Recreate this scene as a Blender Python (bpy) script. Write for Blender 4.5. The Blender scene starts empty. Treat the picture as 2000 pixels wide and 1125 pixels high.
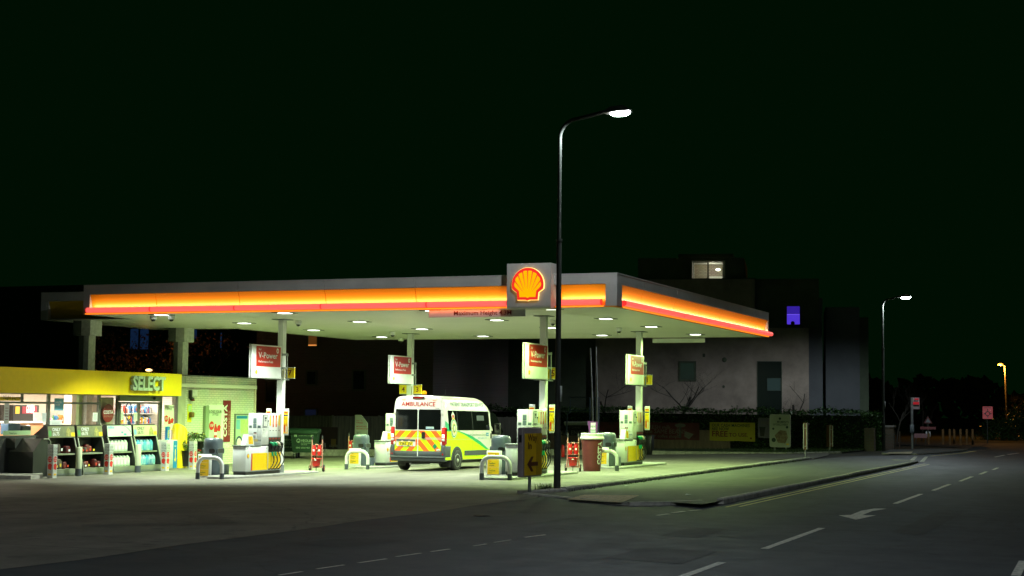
import bpy, bmesh, math, random
from mathutils import Vector, Matrix
random.seed(7)
PI = math.pi
SC = bpy.context.scene
COL = SC.collection

# ------------------------------------------------------------------ camera
F, PITCH, ROLL, YAW, H = 3077.0, math.radians(4.349), math.radians(.604), math.radians(22.12), 2.05
_f = Vector((-math.sin(YAW)*math.cos(PITCH), math.cos(YAW)*math.cos(PITCH), math.sin(PITCH)))
_r0 = Vector((math.cos(YAW), math.sin(YAW), 0)); _u0 = _r0.cross(_f)
RT = _r0*math.cos(ROLL) + _u0*math.sin(ROLL); UP = -_r0*math.sin(ROLL) + _u0*math.cos(ROLL); FW = _f
EYE = Vector((0, 0, H))
cd = bpy.data.cameras.new('camera'); cam = bpy.data.objects.new('camera', cd); COL.objects.link(cam)
cd.sensor_width = 36; cd.lens = F/2000*36; cd.clip_end = 2000; cd.clip_start = .1
m = Matrix((RT, UP, -FW)).transposed().to_4x4(); m.translation = EYE
cam.matrix_world = m
SC.camera = cam

# ------------------------------------------------------------------ night sky and exposure
W = bpy.data.worlds.new('World'); SC.world = W; W.use_nodes = True
bg = W.node_tree.nodes['Background']; bg.inputs[0].default_value = (.0004, .0044, .0009, 1); bg.inputs[1].default_value = 1.0
SC.view_settings.view_transform = 'Standard'; SC.view_settings.look = 'None'
SC.view_settings.gamma = 1; SC.view_settings.exposure = 0; SC.view_settings.use_curve_mapping = False
SC.cycles.max_bounces = 6; SC.cycles.use_denoising = True; SC.cycles.denoiser = 'OPENIMAGEDENOISE'; SC.cycles.denoising_prefilter = 'ACCURATE'; SC.cycles.denoising_input_passes = 'RGB_ALBEDO_NORMAL'; SC.cycles.sample_clamp_indirect = 3.0; SC.cycles.use_adaptive_sampling = False; SC.cycles.use_light_tree = True

# surveying helpers: where a line of sight from the tripod meets the ground, or an upright plane of the site
def ray(px, py): return RT*((px-1000)/F) - UP*((py-562.5)/F) + FW
def zg(x):                                   # the forecourt falls gently towards the shop
    return .0233*(min(max(x, -24.5), -15.5)+24.1)
def G(px, py, dz=0.):
    d = ray(px, py); z = 0.
    for _ in range(12):
        t = (z-H)/d.z; z = zg(t*d.x)+dz
    return Vector((t*d.x, t*d.y, z))
def AZ(px, py, z):
    d = ray(px, py); t = (z-H)/d.z; return Vector((t*d.x, t*d.y, z))
def AY(px, py, Y):
    d = ray(px, py); t = Y/d.y; return Vector((t*d.x, Y, H+t*d.z))
def AX(px, py, X):
    d = ray(px, py); t = X/d.x; return Vector((X, t*d.y, H+t*d.z))

# ------------------------------------------------------------------ materials
MATS = {}
def mat(name, c, rough=.6, metal=0., emit=None, es=1., var=0., vs=6., bump=0., bs=40., coat=0., c2=None, spec=None, stretch=None):
    if name in MATS: return MATS[name]
    m = bpy.data.materials.new(name); m.use_nodes = True; nt = m.node_tree; N = nt.nodes; L = nt.links
    b = N['Principled BSDF']
    b.inputs['Base Color'].default_value = (*c, 1); b.inputs['Roughness'].default_value = rough; b.inputs['Metallic'].default_value = metal
    if coat: b.inputs['Coat Weight'].default_value = coat
    if spec is not None: b.inputs['Specular IOR Level'].default_value = spec
    if emit: m.cycles.emission_sampling = 'NONE'; b.inputs['Emission Color'].default_value = (*emit, 1); b.inputs['Emission Strength'].default_value = es
    tc = None
    if var or bump or c2:
        tc = N.new('ShaderNodeTexCoord'); src = tc.outputs['Object']
        if stretch:
            mp = N.new('ShaderNodeMapping'); mp.inputs['Scale'].default_value = stretch; L.new(src, mp.inputs[0]); src = mp.outputs[0]
    if var or c2:
        n = N.new('ShaderNodeTexNoise'); n.inputs['Scale'].default_value = vs; n.inputs['Detail'].default_value = 6; n.inputs['Roughness'].default_value = .65
        L.new(src, n.inputs['Vector'])
        r = N.new('ShaderNodeValToRGB'); r.color_ramp.elements[0].position = .32; r.color_ramp.elements[1].position = .68
        k = 1-var; r.color_ramp.elements[0].color = (c[0]*k, c[1]*k, c[2]*k, 1)
        cc = c2 if c2 else tuple(min(1, a*(1+var*.5)) for a in c); r.color_ramp.elements[1].color = (*cc, 1)
        L.new(n.outputs['Fac'], r.inputs[0]); L.new(r.outputs[0], b.inputs['Base Color'])
    if bump:
        n2 = N.new('ShaderNodeTexNoise'); n2.inputs['Scale'].default_value = bs; n2.inputs['Detail'].default_value = 4; L.new(src, n2.inputs['Vector'])
        bp = N.new('ShaderNodeBump'); bp.inputs['Strength'].default_value = bump; bp.inputs['Distance'].default_value = .01
        L.new(n2.outputs['Fac'], bp.inputs['Height']); L.new(bp.outputs[0], b.inputs['Normal'])
    MATS[name] = m; return m
def brickmat(name, c1, c2, mortar, bw=.22, bh=.075, ms=.012, axes='yz', bump=.5, rough=.85):
    m = bpy.data.materials.new(name); m.use_nodes = True; N = m.node_tree.nodes; L = m.node_tree.links; b = N['Principled BSDF']
    b.inputs['Roughness'].default_value = rough
    tc = N.new('ShaderNodeTexCoord'); sp = N.new('ShaderNodeSeparateXYZ'); cb = N.new('ShaderNodeCombineXYZ')
    L.new(tc.outputs['Object'], sp.inputs[0]); L.new(sp.outputs['XYZ'.index(axes[0].upper())], cb.inputs[0]); L.new(sp.outputs['XYZ'.index(axes[1].upper())], cb.inputs[1])
    br = N.new('ShaderNodeTexBrick'); br.inputs['Scale'].default_value = 1; br.inputs['Brick Width'].default_value = bw; br.inputs['Row Height'].default_value = bh
    br.inputs['Mortar Size'].default_value = ms; br.inputs['Color1'].default_value = (*c1, 1); br.inputs['Color2'].default_value = (*c2, 1); br.inputs['Mortar'].default_value = (*mortar, 1)
    L.new(cb.outputs[0], br.inputs['Vector'])
    n = N.new('ShaderNodeTexNoise'); n.inputs['Scale'].default_value = 1.3; n.inputs['Detail'].default_value = 8; L.new(tc.outputs['Object'], n.inputs['Vector'])
    mx = N.new('ShaderNodeMixRGB'); mx.blend_type = 'MULTIPLY'; mx.inputs[0].default_value = .5; L.new(br.outputs['Color'], mx.inputs[1]); L.new(n.outputs['Color'], mx.inputs[2])
    gm = N.new('ShaderNodeGamma'); gm.inputs[1].default_value = .8; L.new(mx.outputs[0], gm.inputs[0]); L.new(gm.outputs[0], b.inputs['Base Color'])
    bp = N.new('ShaderNodeBump'); bp.inputs['Strength'].default_value = bump; bp.inputs['Distance'].default_value = .01; bp.invert = True
    L.new(br.outputs['Fac'], bp.inputs['Height']); L.new(bp.outputs[0], b.inputs['Normal'])
    MATS[name] = m; return m
def surface(name, base, spots, stains, rough=.85, fine=260, wet=False, crack=True, slabs=None):
    """asphalt or concrete: fine aggregate, mid-scale mottling, broad stains and a few cracks"""
    m = bpy.data.materials.new(name); m.use_nodes = True; N = m.node_tree.nodes; L = m.node_tree.links; b = N['Principled BSDF']
    tc = N.new('ShaderNodeTexCoord'); o = tc.outputs['Object']
    def noise(sc, det=6, ro=.6, vec=o):
        n = N.new('ShaderNodeTexNoise'); n.inputs['Scale'].default_value = sc; n.inputs['Detail'].default_value = det; n.inputs['Roughness'].default_value = ro; L.new(vec, n.inputs['Vector']); return n.outputs['Fac']
    def ramp(f, p0, p1, c0, c1):
        r = N.new('ShaderNodeValToRGB'); r.color_ramp.elements[0].position = p0; r.color_ramp.elements[1].position = p1
        r.color_ramp.elements[0].color = (*c0, 1); r.color_ramp.elements[1].color = (*c1, 1); L.new(f, r.inputs[0]); return r.outputs[0]
    def mul(a, bb, f=1.):
        x = N.new('ShaderNodeMixRGB'); x.blend_type = 'MULTIPLY'; x.inputs[0].default_value = f; L.new(a, x.inputs[1]); L.new(bb, x.inputs[2]); return x.outputs[0]
    col = ramp(noise(fine, 3, .7), .35, .7, base, spots)
    col = mul(col, ramp(noise(1.1, 7, .7), .3, .7, stains, (1, 1, 1)))
    mp = N.new('ShaderNodeMapping'); mp.inputs['Scale'].default_value = (1.2, .16, 1); L.new(o, mp.inputs[0])
    col = mul(col, ramp(noise(.9, 5, .6, mp.outputs[0]), .35, .65, tuple(.5+.5*s for s in stains), (1, 1, 1)))
    col = mul(col, ramp(noise(2.7, 3, .5), .62, .70, (1, 1, 1), (.62, .62, .62)))
    col = mul(col, ramp(noise(.35, 4, .6), .35, .65, (.72, .72, .72), (1, 1, 1)))
    if crack:
        v = N.new('ShaderNodeTexVoronoi'); v.feature = 'DISTANCE_TO_EDGE'; v.inputs['Scale'].default_value = .16
        nz = N.new('ShaderNodeTexNoise'); nz.inputs['Scale'].default_value = 1.2; nz.inputs['Detail'].default_value = 5; L.new(o, nz.inputs['Vector'])
        ad = N.new('ShaderNodeMixRGB'); ad.blend_type = 'ADD'; ad.inputs[0].default_value = 1.0; L.new(o, ad.inputs[1]); L.new(nz.outputs['Color'], ad.inputs[2]); L.new(ad.outputs[0], v.inputs['Vector'])
        col = mul(col, ramp(v.outputs['Distance'], .0, .004, (.35, .35, .35), (1, 1, 1)))
    if slabs:
        br = N.new('ShaderNodeTexBrick'); br.inputs['Scale'].default_value = 1; br.inputs['Brick Width'].default_value = slabs[0]; br.inputs['Row Height'].default_value = slabs[1]; br.inputs['Mortar Size'].default_value = .018
        br.offset = 0; br.inputs['Color1'].default_value = (1, 1, 1, 1); br.inputs['Color2'].default_value = (.86, .88, .86, 1); br.inputs['Mortar'].default_value = (.3, .3, .3, 1); L.new(o, br.inputs['Vector'])
        col = mul(col, br.outputs['Color'])
    L.new(col, b.inputs['Base Color'])
    rr = N.new('ShaderNodeMapRange'); rr.inputs['To Min'].default_value = rough-.2; rr.inputs['To Max'].default_value = min(1, rough+.1); L.new(noise(2.3), rr.inputs['Value']); L.new(rr.outputs[0], b.inputs['Roughness'])
    bp = N.new('ShaderNodeBump'); bp.inputs['Strength'].default_value = .45; bp.inputs['Distance'].default_value = .008; L.new(noise(120, 4, .7), bp.inputs['Height']); L.new(bp.outputs[0], b.inputs['Normal'])
    MATS[name] = m; return m

white = mat('painted_white', (.72, .74, .72), .45, var=.08, vs=3)
offwhite = mat('worn_white_paint', (.62, .63, .6), .5, var=.22, vs=9)
grey = mat('grey_plastic', (.07, .085, .095), .42, var=.15, vs=8)
midgrey = mat('mid_grey_paint', (.2, .22, .22), .5, var=.15, vs=5)
dark = mat('black_plastic', (.012, .012, .012), .4)
black = mat('black_rubber', (.015, .015, .015), .7, var=.3, vs=30)
glossblack = mat('dark_glass', (.004, .005, .005), .06, spec=.6)
yellow = mat('yellow_vinyl', (.80, .50, .005), .45, var=.05)
dyellow = mat('fascia_yellow', (.74, .52, .0), .4, var=.05)
red = mat('red_vinyl', (.55, .03, .015), .45, var=.06)
darkred = mat('maroon_vinyl', (.16, .012, .012), .5, var=.1)
galv = mat('galvanised_steel', (.36, .37, .37), .45, .6, var=.2, vs=10)
alu = mat('dull_aluminium', (.17, .19, .17), .5, .3, var=.15, vs=4)
green = mat('green_plastic', (.0, .28, .11), .35)
cream = mat('cream_plastic', (.6, .55, .4), .4)
ink = mat('dark_ink', (.03, .035, .035), .6)
inkgreen = mat('green_ink', (.0, .1, .04), .6)
lcd = mat('lcd_panel', (.2, .27, .27), .25)
paper = mat('white_paper', (.7, .72, .7), .6)
blue = mat('blue_vinyl', (.0, .18, .42), .5)
navy = mat('navy_vinyl', (.01, .03, .12), .5)
sky_blue = mat('pale_blue_paper', (.15, .42, .55), .6)

# ------------------------------------------------------------------ mesh builder
class MB:
    def __init__(s): s.v = []; s.f = []; s.m = []; s.mats = []; s.sm = []
    def mi(s, mt):
        if mt not in s.mats: s.mats.append(mt)
        return s.mats.index(mt)
    def add(s, vs, fs, mt, smooth=False):
        o = len(s.v); s.v += [tuple(v) for v in vs]; k = s.mi(mt)
        for f in fs: s.f.append([i+o for i in f]); s.m.append(k); s.sm.append(smooth)
        return s
    def box(s, x0, x1, y0, y1, z0, z1, mt):
        v = [(x, y, z) for z in (z0, z1) for y in (y0, y1) for x in (x0, x1)]
        return s.add(v, [(0, 2, 3, 1), (4, 5, 7, 6), (0, 1, 5, 4), (2, 6, 7, 3), (0, 4, 6, 2), (1, 3, 7, 5)], mt)
    def bbox(s, x0, x1, y0, y1, z0, z1, mt, r=.02, seg=2):      # box with rounded edges
        bm = bmesh.new(); bmesh.ops.create_cube(bm, size=1)
        for v in bm.verts: v.co = Vector(((x0+x1)/2+v.co.x*(x1-x0), (y0+y1)/2+v.co.y*(y1-y0), (z0+z1)/2+v.co.z*(z1-z0)))
        bmesh.ops.bevel(bm, geom=list(bm.edges), offset=r, segments=seg, affect='EDGES', profile=.5)
        bm.verts.index_update(); s.add([v.co.copy() for v in bm.verts], [[v.index for v in f.verts] for f in bm.faces], mt, True); bm.free(); return s
    def prism(s, poly, axis, a, b, mt, smooth=False):
        n = len(poly)
        def P(p, t): return {'x': (t, p[0], p[1]), 'y': (p[0], t, p[1]), 'z': (p[0], p[1], t)}[axis]
        v = [P(p, a) for p in poly]+[P(p, b) for p in poly]
        fs = [tuple(range(n-1, -1, -1)), tuple(range(n, 2*n))]; s.add(v, fs, mt)
        s.add(v, [(i, (i+1) % n, n+(i+1) % n, n+i) for i in range(n)], mt, smooth); return s
    def tube(s, pts, r, mt, n=10, caps=True):
        pts = [Vector(p) for p in pts]; rs = r if isinstance(r, (list, tuple)) else [r]*len(pts)
        ring = []; T0 = (pts[1]-pts[0]).normalized(); up = Vector((0, 0, 1)) if abs(T0.z) < .9 else Vector((1, 0, 0)); A = T0.cross(up).normalized()
        for i, p in enumerate(pts):
            T = (pts[min(i+1, len(pts)-1)]-pts[max(i-1, 0)]).normalized(); A = (A-T*A.dot(T)).normalized(); B = T.cross(A)
            ring += [p+(A*math.cos(2*PI*k/n)+B*math.sin(2*PI*k/n))*rs[i] for k in range(n)]
        fs = [(i*n+k, i*n+(k+1) % n, (i+1)*n+(k+1) % n, (i+1)*n+k) for i in range(len(pts)-1) for k in range(n)]
        s.add(ring, fs, mt, True)
        if caps: s.add(ring[:n], [tuple(range(n-1, -1, -1))], mt); s.add(ring[-n:], [tuple(range(n))], mt)
        return s
    def cyl(s, p0, p1, r, mt, n=16, r1=None): return s.tube([p0, p1], [r, r if r1 is None else r1], mt, n)
    def lathe(s, prof, c, mt, n=24, axis='z', smooth=True):
        v = []
        for r, h in prof:
            for k in range(n):
                a = 2*PI*k/n; u, w = r*math.cos(a), r*math.sin(a)
                v.append({'z': (c[0]+u, c[1]+w, c[2]+h), 'x': (c[0]+h, c[1]+u, c[2]+w), 'y': (c[0]+w, c[1]+h, c[2]+u)}[axis])
        fs = [(i*n+k, i*n+(k+1) % n, (i+1)*n+(k+1) % n, (i+1)*n+k) for i in range(len(prof)-1) for k in range(n)]
        s.add(v, fs, mt, smooth)
        for i, rev in ((0, True), (len(prof)-1, False)):
            if prof[i][0] > 1e-4: t = list(range(n)); s.add(v[i*n:(i+1)*n], [tuple(t[::-1] if rev else t)], mt)
        return s
    def sphere(s, c, r, mt, n=12, sq=(1, 1, 1)):
        prof = [(max(1e-5, r*math.sin(PI*i/8)), -r*math.cos(PI*i/8)) for i in range(9)]
        o = len(s.v); s.lathe([(p[0], p[1]) for p in prof], (0, 0, 0), mt, n)
        for i in range(o, len(s.v)): s.v[i] = (c[0]+s.v[i][0]*sq[0], c[1]+s.v[i][1]*sq[1], c[2]+s.v[i][2]*sq[2])
        return s
    def fpoly(s, Fr, pts, mt, d=.004, th=0.):
        n = len(pts); v = [Fr(a, b, d) for a, b in pts]
        s.add(v, [tuple(range(n))], mt)
        if th:
            w = [Fr(a, b, d-th) for a, b in pts]; s.add(v+w, [(i, n+i, n+(i+1) % n, (i+1) % n) for i in range(n)]+[tuple(range(2*n-1, n-1, -1))], mt)
        return s
    def frect(s, Fr, a0, a1, b0, b1, mt, d=.004, th=0.): return s.fpoly(Fr, [(a0, b0), (a1, b0), (a1, b1), (a0, b1)], mt, d, th)
    def ftext(s, Fr, txt, a, b, size, mt, d=.006, sx=1., bold=.0, align='LEFT', th=0., width=None, rot=0.):
        vs, fs = text_mesh(txt, bold, th/size if size else 0, align)
        if width:
            w = max(v[0] for v in vs)-min(v[0] for v in vs); sx = width/(w*size)
        c, sn = math.cos(rot), math.sin(rot)
        s.add([Fr(a+(v[0]*sx*c-v[1]*sn)*size, b+(v[0]*sx*sn+v[1]*c)*size, d+v[2]*size) for v in vs], fs, mt); return s
    def xform(s, M): s.v = [tuple(M @ Vector(v)) for v in s.v]; return s
    def build(s, name, parent=None, world=False):
        me = bpy.data.meshes.new(name); vs = s.v
        if world and parent is not None:
            Mi = Matrix.Identity(4); p = parent
            while p: Mi = p.matrix_basis @ Mi; p = p.parent
            Mi = Mi.inverted(); vs = [tuple(Mi @ Vector(v)) for v in vs]
        me.from_pydata(vs, [], s.f); me.update()
        for mt in s.mats: me.materials.append(mt)
        me.polygons.foreach_set('material_index', s.m); me.polygons.foreach_set('use_smooth', s.sm)
        o = bpy.data.objects.new(name, me); COL.objects.link(o); o.parent = parent; return o
_T = {}
def text_mesh(txt, bold, th, align):
    k = (txt, bold, th, align)
    if k not in _T:
        cu = bpy.data.curves.new('t', 'FONT'); cu.body = txt; cu.size = 1; cu.offset = bold; cu.extrude = th/2; cu.align_x = align; cu.resolution_u = 2
        ob = bpy.data.objects.new('t', cu); me = bpy.data.meshes.new_from_object(ob)
        _T[k] = ([tuple(v.co) for v in me.vertices], [tuple(p.vertices) for p in me.polygons])
        bpy.data.objects.remove(ob); bpy.data.curves.remove(cu); bpy.data.meshes.remove(me)
    return _T[k]
def frame(o, r, u=(0, 0, 1)):
    o, r, u = Vector(o), Vector(r), Vector(u); n = r.cross(u)
    return lambda a, b, d: o+r*a+u*b+n*d
def FX(x, y, z): return frame((x, y, z), (0, 1, 0))          # a face looking towards +X (a runs along +Y)
def FY(x, y, z): return frame((x, y, z), (1, 0, 0))          # a face looking towards -Y (a runs along +X)
def rrect(a0, a1, b0, b1, r, n=5):
    p = []
    for cx, cy, st in ((a1-r, b1-r, 0), (a0+r, b1-r, 90), (a0+r, b0+r, 180), (a1-r, b0+r, 270)):
        for k in range(n+1): t = math.radians(st+90*k/n); p.append((cx+r*math.cos(t), cy+r*math.sin(t)))
    return p
def ell(cx, cy, rx, ry, n=20): return [(cx+rx*math.cos(2*PI*k/n), cy+ry*math.sin(2*PI*k/n)) for k in range(n)]
def clip(poly, x0, x1, y0, y1):
    for ax, lim, sg in ((0, x0, 1), (0, x1, -1), (1, y0, 1), (1, y1, -1)):
        out = []
        for i, p in enumerate(poly):
            q = poly[i-1]; a, b = (p[ax]-lim)*sg, (q[ax]-lim)*sg
            if (a >= 0) != (b >= 0): t = b/(b-a); out.append((q[0]+(p[0]-q[0])*t, q[1]+(p[1]-q[1])*t))
            if a >= 0: out.append(p)
        poly = out
        if not poly: return []
    return poly
def thing(name, label, cat, loc=(0, 0, 0), rz=0, group=None):
    o = bpy.data.objects.new(name, None); COL.objects.link(o); o.empty_display_size = .2
    o.location = loc; o.rotation_euler = (0, 0, rz); o['label'] = label; o['category'] = cat
    if group: o['group'] = group
    return o
def tag(o, label, cat, group=None):
    o['label'] = label; o['category'] = cat
    if group: o['group'] = group
    return o
def struct(o, kind='structure', label=None):
    o['kind'] = kind
    if label: o['label'] = label
    return o
def dup(o, parent=None, loc=None, rz=None, label=None):
    c = o.copy(); COL.objects.link(c); c.parent = parent
    if loc is not None: c.location = loc
    if rz is not None: c.rotation_euler = (0, 0, rz)
    if label: c['label'] = label
    for ch in [x for x in SC.objects if x.parent == o]: dup(ch, c)
    return c
def lamp(name, kind, loc, power, color, parent=None, size=.3, size_y=None, rot=None, spread=None, spot=None, blend=.3):
    l = bpy.data.lights.new(name, kind); l.energy = power; l.color = color
    if kind == 'AREA':
        l.shape = 'RECTANGLE' if size_y else 'SQUARE'; l.size = size
        if size_y: l.size_y = size_y
        if spread: l.spread = spread
    elif kind == 'SPOT': l.spot_size = spot; l.spot_blend = blend; l.shadow_soft_size = size
    else: l.shadow_soft_size = size
    o = bpy.data.objects.new(name, l); COL.objects.link(o); o.location = loc
    if rot: o.rotation_euler = rot
    if parent: o.parent = parent; o.matrix_parent_inverse = parent.matrix_basis.inverted()
    return o
POW = 1.85
# ------------------------------------------------------------------ ground
RZ = zg(0)                                   # road level
asphalt = surface('asphalt', (.011, .0165, .021), (.095, .12, .142), (.46, .50, .55), .80, 90)
entry = surface('forecourt_concrete', (.165, .148, .125), (.39, .36, .31), (.6, .585, .55), .86, 110, crack=True, slabs=(9.1, 5.6))
foot = surface('footway_asphalt', (.06, .063, .06), (.16, .165, .155), (.6, .62, .6), .85, 190)
kerbm = mat('kerb_concrete', (.44, .42, .37), .85, var=.45, vs=5, bump=.4, bs=60)
linem = mat('worn_road_paint', (.78, .75, .66), .75, var=.5, vs=14, bump=.2, bs=90)
ylinem = mat('yellow_road_paint', (.68, .58, .24), .7, var=.45, vs=14)
grassm = mat('grass_blades', (.03, .065, .014), .8, var=.5, vs=9, c2=(.07, .12, .03))
soil = mat('dark_soil', (.03, .03, .018), .95, var=.5, vs=2)

b = MB()
xs = [-260, -24.5, -15.5, 60]
for i in range(3):
    x0, x1 = xs[i], xs[i+1]
    b.add([(x0, -60, zg(x0)-.03), (x1, -60, zg(x1)-.03), (x1, 600, zg(x1)-.03), (x0, 600, zg(x0)-.03)], [(0, 1, 2, 3)], soil)
struct(b.build('ground'))
# road: the edge with the forecourt slab runs ragged along X = -11.9
edge = []
y = -30
while y < 31.0: edge.append((-11.85+.05*math.sin(y*1.3)+random.uniform(-.02, .02), y)); y += .5
b = MB(); pts = [(40, -30)]+[(40, 97), (-5, 103), (-12, 99), (-60, 99), (-60, 94), (-12, 90), (-9.2, 86), (-9.0, 72), (-11.85, 65), (-11.9, 31)]+edge[::-1]
b.add([(p[0], p[1], RZ+.0) for p in pts], [tuple(range(len(pts)))], asphalt); struct(b.build('road'))
# forecourt slab following the fall of the site
b = MB(); rows = []
ee = [(-11.85, -30)]+[(e[0], e[1]) for e in edge[1:]]+[(-12.15, 31.6), (-12.15, 60), (-12.6, 66), (-13.2, 70)]
def left(y): return (-60, -60) if y < 60 else (-60, -60)
for ex, ey in ee: rows.append([(-75, ey, zg(-75)), (-24.5, ey, zg(-24.5)), (-15.5, ey, zg(-15.5)), (ex, ey, RZ)])
v = [p for r in rows for p in r]; v = [(p[0], p[1], p[2]+.004) for p in v]
fs = [(i*4+k, i*4+k+1, i*4+k+5, i*4+k+4) for i in range(len(rows)-1) for k in range(3)]
b.add(v, fs, entry); struct(b.build('forecourt'))
# footway between forecourt kerb and road kerb
b = MB()
KX, KR = -12.05, -7.88
fw = [G(1040, 966), G(1090, 973), G(1130, 979), G(1230, 988), G(1310, 987), G(1372, 993)]
near = [(-12.45, 31.9)]+[(p.x, p.y) for p in fw[1:]]+[(KR, 30.6)]
pts = [(p[0], p[1]) for p in near]+[(KR+.03, 56), (KR-.1, 60), (-9.0, 60.2), (-11.4, 64.5), (KX, 60), (KX, 33.0)]
def fz(x, y=40): t = (x-KX)/(KR-KX); return RZ+.012+.065*t
b.add([(x, y, fz(x, y)) for x, y in pts], [tuple(range(len(pts)))], foot)
struct(b.build('footway'))
def kerb(name, pts, w, h0, h1, side=1, base=None):
    """stones laid one after the other along a line, each with its own tiny tilt and joint"""
    b = MB(); 
    for (x0, y0), (x1, y1) in zip(pts, pts[1:]):
        L = math.hypot(x1-x0, y1-y0); n = max(1, int(L/.86)); dx, dy = (x1-x0)/L, (y1-y0)/L; nx, ny = -dy*side, dx*side
        for i in range(n):
            a, c = L*i/n+.006, L*(i+1)/n-.006; j = random.uniform(-.006, .006)
            z0 = (base if base is not None else RZ)-.03; z1 = RZ+h0+(h1-h0)*((a+c)/2/L)+j
            P = [(x0+dx*a, y0+dy*a), (x0+dx*c, y0+dy*c), (x0+dx*c+nx*w, y0+dy*c+ny*w), (x0+dx*a+nx*w, y0+dy*a+ny*w)]
            e = .03
            v = [(p[0], p[1], z0) for p in P]+[(p[0], p[1], z1-e) for p in P]
            Q = [(P[0][0]+nx*e, P[0][1]+ny*e), (P[1][0]+nx*e, P[1][1]+ny*e), P[2], P[3]]; v += [(p[0], p[1], z1) for p in Q]
            b.add(v, [(0, 1, 5, 4), (1, 2, 6, 5), (2, 3, 7, 6), (3, 0, 4, 7), (4, 5, 9, 8), (5, 6, 10, 9), (6, 7, 11, 10), (7, 4, 8, 11), (8, 9, 10, 11)], kerbm)
    return struct(b.build(name))
K1 = [(KX, 33.0), (KX, 45), (KX+.02, 60)]; kerb('forecourt_kerb', K1, .15, .115, .11)
kerb('forecourt_kerb', [(-12.62, 31.75), (-12.3, 32.6), (KX, 33.0)], .15, .04, .11)
kerb('road_kerb', [(KR, 30.6), (KR, 45), (KR+.02, 57)], .14, .11, .1)
q = [(p.x, p.y) for p in fw]
kerb('road_kerb', [(-12.62, 31.75), q[1], q[2]], .14, .05, .02)
kerb('road_kerb', [q[2], q[3]], .14, .055, .06)
kerb('road_kerb', [q[3], q[4], (KR-.35, 30.5), (KR, 30.6)], .14, .03, .1)
kerb('road_kerb', [(KR+.02, 57), (KR-.15, 59.5), (-9.0, 60.2)], .14, .1, .06)
# tactile paving: buff blister slabs
buff = mat('buff_paving', (.62, .52, .32), .8, var=.3, vs=8)
P = [G(1143, 967, .03), G(1249, 970, .03), G(1214, 985, .03), G(1106, 976, .03)]
o = MB(); nx, ny = 9, 5
def bil(u, w): return (P[0]*(1-u)+P[1]*u)*(1-w)+(P[3]*(1-u)+P[2]*u)*w
for i in range(nx):
    for j in range(ny):
        c = [bil((i+.04)/nx, (j+.04)/ny), bil((i+.96)/nx, (j+.04)/ny), bil((i+.96)/nx, (j+.96)/ny), bil((i+.04)/nx, (j+.96)/ny)]
        o.add([(p.x, p.y, fz(p.x, p.y)+.012) for p in c], [(0, 1, 2, 3)], buff)
        for s_ in range(4):
            for t_ in range(2):
                p = bil((i+.14+.24*s_)/nx, (j+.3+.4*t_)/ny); o.lathe([(.022, 0), (.016, .006)], (p.x, p.y, fz(p.x, p.y)+.012), buff, 6)
struct(o.build('tactile_paving'))
# painted markings
def strip(b, x0, y0, x1, y1, w, mt, z=.005, wob=.0):
    L = math.hypot(x1-x0, y1-y0); dx, dy = (x1-x0)/L, (y1-y0)/L; n = max(1, int(L/.5)); lf, rg = [], []
    for i in range(n+1):
        t = L*i/n; e = random.uniform(-wob, wob)
        lf.append((x0+dx*t-dy*(w/2+e), y0+dy*t+dx*(w/2+e), RZ+z)); rg.append((x0+dx*t+dy*(w/2+e), y0+dy*t-dx*(w/2+e), RZ+z))
    b.add(lf+rg, [(i+n+1, i+n+2, i+1, i) for i in range(n)], mt)
b = MB()
k = .902
for y0, y1 in ((17.2, 20.95), (23.3, 27.9), (36.1, 40.75), (42.7, 46.75), (48.9, 52.75), (54.85, 57.5), (59.4, 61.8), (5, 9), (11.1, 15.1)): strip(b, -5.38*k, y0*k, -5.42*k, y1*k, .105, linem, wob=.005)
# lane deflection arrow
A = [G(*p) for p in ((1638, 1007), (1672, 1015.5), (1711, 1007), (1684, 1006.5), (1704, 998.5), (1732, 994), (1708, 993.5), (1682, 998), (1662, 1006))]
b.add([(p.x, p.y, RZ+.005) for p in A], [tuple(range(len(A)))], linem)
for p0, p1 in (((618, 1112), (672, 1104)), ((700, 1100), (755, 1092)), ((773, 1088), (822, 1081)), ((842, 1078), (878, 1073)), ((925, 1067), (950, 1063)), ((965, 1060), (998, 1055)), ((1025, 1050), (1065, 1045)), ((1283, 1007), (1306, 1004)), ((1313, 1002), (1337, 999)), ((1345, 998), (1370, 996)), ((545, 1124), (590, 1117))):
    a, c = G(*p0), G(*p1); strip(b, a.x, a.y, c.x, c.y, .05 if p0[0] < 1200 else .09, linem, wob=.006)
for q4 in (((1785, 892), (1792, 892), (1786, 899), (1777, 899)), ((1806, 892), (1813, 892), (1805, 902), (1796, 902))):
    Q = [G(*p) for p in q4]; b.add([(p.x, p.y, RZ+.005) for p in Q], [(0, 1, 2, 3)], linem)
for p0, p1 in (((1943, 893), (1962, 889)), ((1968, 888), (1990, 885)), ((1880, 881), (1893, 881)), ((1903, 880), (1925, 880)), ((1984, 1125), (1999, 1096))):
    a, c = G(*p0), G(*p1); strip(b, a.x, a.y, c.x, c.y, .11, linem)
struct(b.build('road_marking'))
b = MB()
for dx in (0, .19): strip(b, -7.58+dx, 29.6+dx*1.5, -7.6+dx, 58.2-dx*2, .06, ylinem, wob=.003)
a = [G(*p) for p in ((1817, 891), (1850, 888), (1880, 885), (1905, 881))]
for p, q in zip(a, a[1:]): strip(b, p.x, p.y, q.x, q.y, .16, ylinem)
struct(b.build('road_marking'))
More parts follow.
